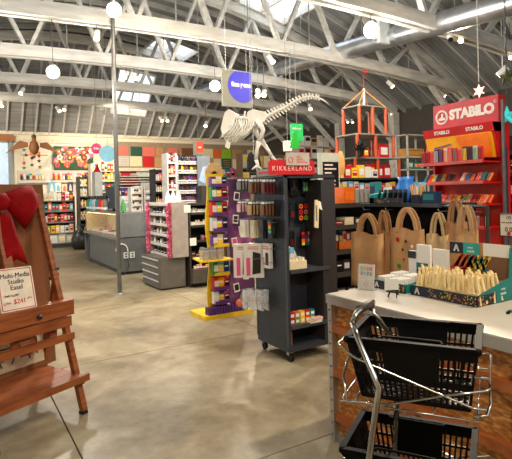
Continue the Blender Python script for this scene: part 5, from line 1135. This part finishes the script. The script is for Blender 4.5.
s, W, H = panel('hanging_sign', 193.5, 203, 142, 155, 11.5, pg, 'small grey hanging sign with orange patch over ink rack', cord=1)
MB().box(-W*.2,W/2,-.004,0,H*.2,H).build('orange_patch', M('sign_orange', (238,84,50), .45), s); MB().box(W*.0,W*.3,-.006,-.004,H*.54,H*.64).build('small_print', inkw, s)
s, W, H = panel('hanging_sign', 291, 303, 124, 141, 7.4, M('sign_green', (40,176,92), .45), 'small green hanging sign above the green tree cutout', cord=1)
scribble(s, -W*.4, W*.35, H*.66, H*.13, inkw, y=-.003)
tp0 = onY(295.5, 155, KY0+.06); zb_ = KH+.255
s = empty('tree_cutout', (tp0.x,KY0+.06,zb_), 0, 'bright green flat christmas tree cutout above red header', 'cutout'); hs = onY(295.5, 131, KY0+.06).z-zb_
MB().prism([(-.06,0),(.06,0),(.045,hs*.25),(.055,hs*.25),(.035,hs*.5),(.042,hs*.5),(.022,hs*.75),(.028,hs*.75),(0,hs),(-.028,hs*.75),(-.022,hs*.75),(-.042,hs*.5),(-.035,hs*.5),(-.055,hs*.25),(-.045,hs*.25)], 0, .012, 'y').build('tree', M('tree_green', (36,186,50), .45), s)
p = onY(287.5, 146, 7.0); s = empty('cylinder_lamp', p, 0, 'small white cylinder lamp hanging left of the tree cutout', 'lamp'); MB().lathe([(.075,-.09),(.08,.08),(.03,.09)], n=16).build('shade', whitec, s); MB().tube([(0,0,.09),(0,0,roofh(p.x,7)-p.z-.02)], .005, 4).build('cord', rodm, s)
# banner on left side of fixture header
p = onX(250, 174, KX0); s = solid('grey_banner', MB().box(0,.40,0,.01,0,.07).mi(1).box(.04,.34,-.002,0,.025,.045), [pg, inkr], (KX0-.01,KY1-.08,KH+.0), FX, 'low grey paper banner on the left edge of fixture top', 'sign')

# ================= STAR LANTERNS and price sign at right
p = onX(479, 91, SX-.05); s = empty('star_lantern', p, FX, 'glowing white and pink star lantern above the red display', 'lantern'); star(MB(), .08, 6, .05).build('star', M('star_glow', (255,190,175), emis=1.6), s); MB().tube([(0,0,.1),(0,0,roofh(p.x,p.y)-p.z-.02)], .005, 4).build('cord', whitec, s)
p = onX(507, 116, SX+.1); s = empty('star_lantern', p, FX, 'teal star lantern hanging at the right edge of the photo', 'lantern'); star(MB(), .12, 5, .06).build('star', M('star_teal', (60,190,190), emis=.5), s); MB().tube([(0,0,.1),(0,0,roofh(p.x,p.y)-p.z-.02)], .005, 4).build('cord', col('dark grey'), s)
p = onX(507, 77, SX+.3); s = empty('star_lantern', p, FX, 'dark green star lantern hanging above the teal one', 'lantern'); star(MB(), .11, 5, .05).build('star', M('star_olive', (70,84,30), .6), s); MB().tube([(0,0,.1),(0,0,roofh(p.x,p.y)-p.z-.02)], .005, 4).build('cord', col('dark grey'), s)
a, b_ = onX(500, 236, 3.9), onX(520, 214, 3.9); s = empty('discount_sign', (3.9,a.y,RH), FX, 'small cream sign with red dot at the right edge', 'sign'); W, H = a.y-b_.y, b_.z-a.z; z0 = a.z-RH
MB().bev(0,W,0,.01,z0,z0+H,.003).build('card', M('sign_card'), s); d = MB().box(0,W,-.004,0,z0,z0+.006).box(0,W,-.004,0,z0+H-.006,z0+H).box(0,.006,-.004,0,z0,z0+H); d.build('border', inkk, s)
for k, (t_x, sz, m_) in enumerate((('10',.045,inkk),('',.03,inkk),('0.0',.055,inkk))): text(t_x, sz, m_, s, (W*.45,-.005,z0+H*(.82-.26*k))) if t_x else scribble(s, W*.1, W*.85, z0+H*.58, .014, inkk, y=-.005)
MB().prism([(W*.45+.015*math.cos(t*.52),z0+.025+.015*math.sin(t*.52)) for t in range(12)], -.005, 0, 'y').build('red_dot', inkr, s)
MB().box(W*.4,W*.4+.02,.01,.03,-RH if z0 > 0 else -RH,z0+H).build('stake', metal, s)
# goods right of red display
a = onX(508, 200, 5.6)
shelving('edge_shelf_unit', (5.6,onX(503,200,5.6).y,0), FX, 1.2, .5, 2.2, [.4,.8,1.15,1.45,1.75,2.0], dgm, 'dark shelf unit seen at the right edge beyond red display')
for zi, z in enumerate((1.15,1.45,1.75)): fill('box', (5.6,onX(503,200,5.6).y,0), FX, .05, 1.1, .08, z, 8, ['white','navy','grey','teal','black'], 'right edge unit shelf %s' % ('low','mid','high')[zi], 'boxes on the right edge unit', h=(.14,.22), seed=191+zi)

# ================= DINOSAUR SKELETON
DZ = 5.6; bone = M('bone_white', (236,236,230), .55, var=.04)
fwd = Vector((sy,cy,0)); D0 = at(262, 125, DZ); K = empty('dinosaur_skeleton', D0, rad(-YAW), 'white dinosaur skeleton model hanging from the roof over the aisle', 'skeleton')
def dp(px, py, off=0): # skeleton coordinates, in the animal's own plane
    v = Matrix.Rotation(rad(YAW),3,'Z') @ (at(px, py, DZ+off)-D0); return v
spn = [(238,118),(244,118),(250,120),(256,120),(262,119),(268,116),(274,113),(280,110),(286,107),(292,103),(298,100),(304,97.5),(310,96.5),(316,97),(321,99),(326,102),(330,105.5)]
P_ = [dp(*p) for p in spn]
MB().tube(P_, [.022,.024,.026,.028,.026,.024,.022,.020,.018,.017,.016,.015,.014,.013,.011,.008,.003], 8).build('spine', bone, K, True)
vb = MB(); n = 0
for i in range(1,len(P_)-3):
    for t in (0,.5):
        c = P_[i].lerp(P_[i+1], t); d = (P_[i+1]-P_[i]).normalized(); up = Vector((0,1,0)).cross(d).normalized(); up = up if up.z > 0 else -up
        f = max(0,1-(i+t)/14); L_ = .03+.05*f
        vb.beam(c, c+up*L_-d*.012, .026, .018, d).beam(c, c-up*(.02+.075*f)+d*.02, .018, .015, d).beam(c-Vector((0,.045*f+.01,0)), c+Vector((0,.045*f+.01,0)), .012, .012)
vb.build('vertebrae', bone, K)
MB().prism([(x, z) for x, z in [(dp(*q).x, dp(*q).z) for q in ((248,112),(254,110),(263,112),(268,117),(262,124),(254,127),(248,124))]], -.05, -.035, 'y').build('pelvis', bone, K)
MB().prism([(x, z) for x, z in [(dp(*q).x, dp(*q).z) for q in ((248,112),(254,110),(263,112),(268,117),(262,124),(254,127),(248,124))]], .035, .05, 'y').build('pelvis', bone, K)
for i in range(9):
    px = 234+i*2.5; top = dp(px, 119-.2*i)
    for s_ in (-1,1):
        L_ = .17+.10*math.sin(math.pi*(i+1)/12); pts = [top+Vector((-.02*t*t*.6+.012*t, s_*.10*math.sin(t*math.pi/4.6), -L_*t/4)) for t in range(5)]
        MB().tube(pts, [.012,.010,.009,.008,.006], 6).build('rib', bone, K, True)
MB().tube([dp(238,118),dp(233,116),dp(229,115)], [.04,.045,.04], 8).build('neck', bone, K, True)
sk = [(225,113),(229,110),(234,112),(236,118),(233,125),(229,127),(227,134),(223,137),(221,129),(223,120)]
for s_ in (-1,1): MB().prism([(dp(*q).x, dp(*q).z) for q in sk], s_*.05-.008, s_*.05+.008, 'y').build('skull_plate', bone, K)
hd_ = MB().prism([(dp(*q).x, dp(*q).z) for q in [(226,114),(232,114),(233,122),(228,134),(224,134),(223,122)]], -.042, .042, 'y').build('skull', bone, K)
MB().prism([(dp(*q).x, dp(*q).z) for q in [(230,129),(235,126),(233,136),(229,149),(225,147),(228,138)]], -.035, .035, 'y').build('jaw', bone, K)
tm = MB()
for k in range(6):
    for s_ in (-1,1): p = dp(223.5+.6*k, 133+1.4*k); tm.lathe([(.008,0),(.001,-.03)], (p.x,s_*.04,p.z), 5)
tm.build('teeth', bone, K)
def limb(pxs, y, rs, name): return MB().tube([dp(*p)+Vector((0,y,0)) for p in pxs], [q*1.45 for q in rs], 7).build(name, bone, K, True)
limb([(258,121),(263,131),(259,142)], -.07, [.028,.018,.024], 'thigh_bone'); limb([(259,142),(257,150),(256,160)], -.07, [.022,.013,.016], 'shin_bone')
limb([(256,160),(258,166),(257,169)], -.07, [.016,.012,.012], 'foot_bone')
for e in ((252,170),(257,171),(262,170)): limb([(257,166),e], -.07, [.011,.006], 'toe_bone')
limb([(255,122),(256,132),(262,140)], .07, [.028,.018,.022], 'thigh_bone'); limb([(262,140),(268,149),(272,156)], .07, [.02,.013,.014], 'shin_bone')
limb([(272,156),(277,161)], .07, [.013,.009], 'foot_bone')
for e in ((283,163),(280,166),(275,166)): limb([(276,160),e], .07, [.010,.005], 'toe_bone')
for s_ in (-1,1): limb([(240,122),(243,131),(238,137)], s_*.08, [.014,.010,.008], 'arm_bone')
MB().tube([dp(250,119),dp(250,40)], .003, 4).tube([dp(290,104),dp(290,50)], .003, 4).build('hanging_wire', rodm, K)

# ================= LAMPS
def point(loc, power, size, color=(1,.86,.66), parent=None):
    l = bpy.data.lights.new('bulb', 'POINT'); l.energy = power; l.shadow_soft_size = size; l.color = color; o = bpy.data.objects.new('bulb', l); C.objects.link(o); o.parent = parent; o.location = loc; return o
def spot(loc, power, target, angle=95, size=.05, color=(1,.84,.62), parent=None):
    l = bpy.data.lights.new('beam', 'SPOT'); l.energy = power; l.spot_size = rad(angle); l.spot_blend = .7; l.shadow_soft_size = size; l.color = color; o = bpy.data.objects.new('beam', l); C.objects.link(o); o.parent = parent
    o.location = loc; o.rotation_euler = (Vector(target)-Vector(loc)).to_track_quat('-Z', 'Y').to_euler(); return o
def globe(px, py, Y, r_, power, lb):
    p = onY(px, py, Y); s = empty('globe_lamp', p, 0, lb, 'lamp'); MB().ball((0,0,0), r_, 14).build('globe', lampglow, s, True); MB().lathe([(r_*.5,r_*.8),(r_*.55,r_*1.1),(.02,r_*1.3)], n=12).build('cap', metal, s)
    zt_ = roofh(p.x,Y)-p.z-.02; MB().tube([(0,0,r_*1.2),(0,0,max(.15,min(zt_,hb(p.x)-p.z)))], .005, 5).build('stem', M('stem_grey', (90,88,84), .6), s); point((0,0,-r_-.06), power, .12, (1,.94,.87), s)
globe(114, 10, 5.88, .085, GP*.65, 'bright globe lamp at the top by the steel pole'); globe(53, 72, 8.4, .10, GP, 'bright globe lamp below the second truss at left')
globe(371, 30, 5.88, .12, GP*.8, 'large bright globe lamp beside the grey duct box'); globe(215, 86, 8.4, .10, GP, 'bright globe lamp left of the fine pens sign')
def can(px, py, Y, lb, dirx=0, pw=0, tgt=None, s_=1.0, glow=True):
    Y = min((5.88,8.4,10.92,13.44,15.96), key=lambda t: abs(t-Y-.3))
    p = onY(px, py, Y); q = empty('spot_lamp', p, 0, lb, 'spotlight')
    aim = (Vector(tgt)-p).normalized() if tgt else Vector((dirx*.5,-.5,-.7)).normalized()
    b_ = MB().tube([-aim*.09*s_, aim*.09*s_], .05*s_, 12).build('can', whitec, q); MB().tube([aim*.085*s_, aim*.10*s_], .046*s_, 12).build('lens', spotglow if glow else knobm, b_)
    zc = hb(p.x) if abs(Y-.0) > 0 else 0; top = hb(p.x)-p.z if hb(p.x)-p.z > .13 else roofh(p.x,Y)-p.z-.03
    MB().tube([-aim*.03+Vector((0,0,.03)), Vector((0,0,.12)), Vector((0,0,top))], [.010,.008,.005], 6).build('stem', M('stem_grey', (90,88,84), .6), q)
    if pw: spot(aim*.12*s_, pw, aim*2, 100, .05, (1,.82,.6), q)
cans = [(97,35,8.1,'small spotlight right of the left globe lamp, behind steel pole',0),(22,91,13.1,'small spotlight at far left under the third truss',0),(2,104,15.6,'small spotlight at the left edge below last truss',0),
 (58,109,15.6,'left head of the spotlight pair over the flower poster',0),(65,108,15.6,'right head of the spotlight pair over the flower poster',0),(126,75,10.6,'left head of spotlight pair beside the pole',0),(134,76,10.6,'right head of spotlight pair beside the pole',0),
 (161,119,15.6,'left head of spotlight pair above the ink rack',0),(167,119,15.6,'right head of spotlight pair above the ink rack',0),(206,124,13.2,'single small spotlight left of the skeleton head',0),(258,93,8.1,'left head of spotlight pair by the blue circle sign',0),
 (271,59,8.1,'bright spotlight above the skeleton tail',0),(310,107,10.5,'small spotlight under the skeleton tail',0),(390,84,8.1,'small white spotlight hanging from truss above the toy tower',0),(442,94,8.1,'small white spotlight left of the star lantern',0),(510,55,5.6,'white spotlight at the right edge under the truss',0)]
for k, (px, py, Y, lb, _) in enumerate(cans): can(px, py, Y, lb, dirx=R.uniform(-1,1))
can(264, 93, 8.1, 'bright right head of spotlight pair by the blue circle sign', pw=SP, tgt=(3.2,5.5,.8))
can(461, 39, 5.6, 'bright spotlight head aimed at the red pen display', pw=SP*2.2, tgt=(4.7,3.7,1.7)); can(450, 37, 5.65, 'unlit white spotlight head left of the bright one', dirx=-1, glow=False)
for k, (px, py) in enumerate(((343,122),(347,121),(352,121),(391,113))): can(px, py, 10.2, 'tiny warm spotlight far behind the orange tower, %s from left' % ORD[k], s_=.6)
# ================= CAMERA AND LIGHT
cam = bpy.data.cameras.new('camera'); co = bpy.data.objects.new('camera', cam); C.objects.link(co)
cam.sensor_fit = 'HORIZONTAL'; cam.sensor_width = 36; cam.lens = 36*FPX/512; cam.shift_y = -(229.5-CY)/512; cam.clip_start = .05
co.matrix_world = Matrix.Translation((0,0,EYE)) @ Matrix.Rotation(rad(-YAW),4,'Z') @ Matrix.Rotation(math.pi/2,4,'X') @ Matrix.Rotation(rad(-ROLL),4,'Z')
sc_ = bpy.context.scene; sc_.camera = co
wd = bpy.data.worlds.new('sky'); sc_.world = wd; wd.use_nodes = True
wd.node_tree.nodes['Background'].inputs[0].default_value = (.86,.94,1,1); wd.node_tree.nodes['Background'].inputs[1].default_value = 2.2
sc_.view_settings.view_transform = 'Standard'; sc_.view_settings.look = 'None'; sc_.view_settings.exposure = .12; sc_.view_settings.gamma = 1

# fill lamps added to brighten the places they aim at
def track(loc, pw, tgt, lb, ang=110):
    q = empty('fill_lamp', loc, 0, lb, 'lamp'); aim = (Vector(tgt)-Vector(loc)).normalized()
    MB().tube([-aim*.12, aim*.10], .07, 12).build('can', whitec, q); MB().tube([aim*.095, aim*.105], .062, 12).build('lens', spotglow, q)
    MB().tube([(0,0,.05),(0,0,roofh(loc[0],loc[1])-loc[2]-.03)], .012, 6).build('stem', whitec, q); spot(aim*.14, pw, aim*2, ang, .07, (1,.82,.6), q)
for i, (loc, pw, tgt, lb) in enumerate(EXTRA): track(loc, pw, tgt, lb)
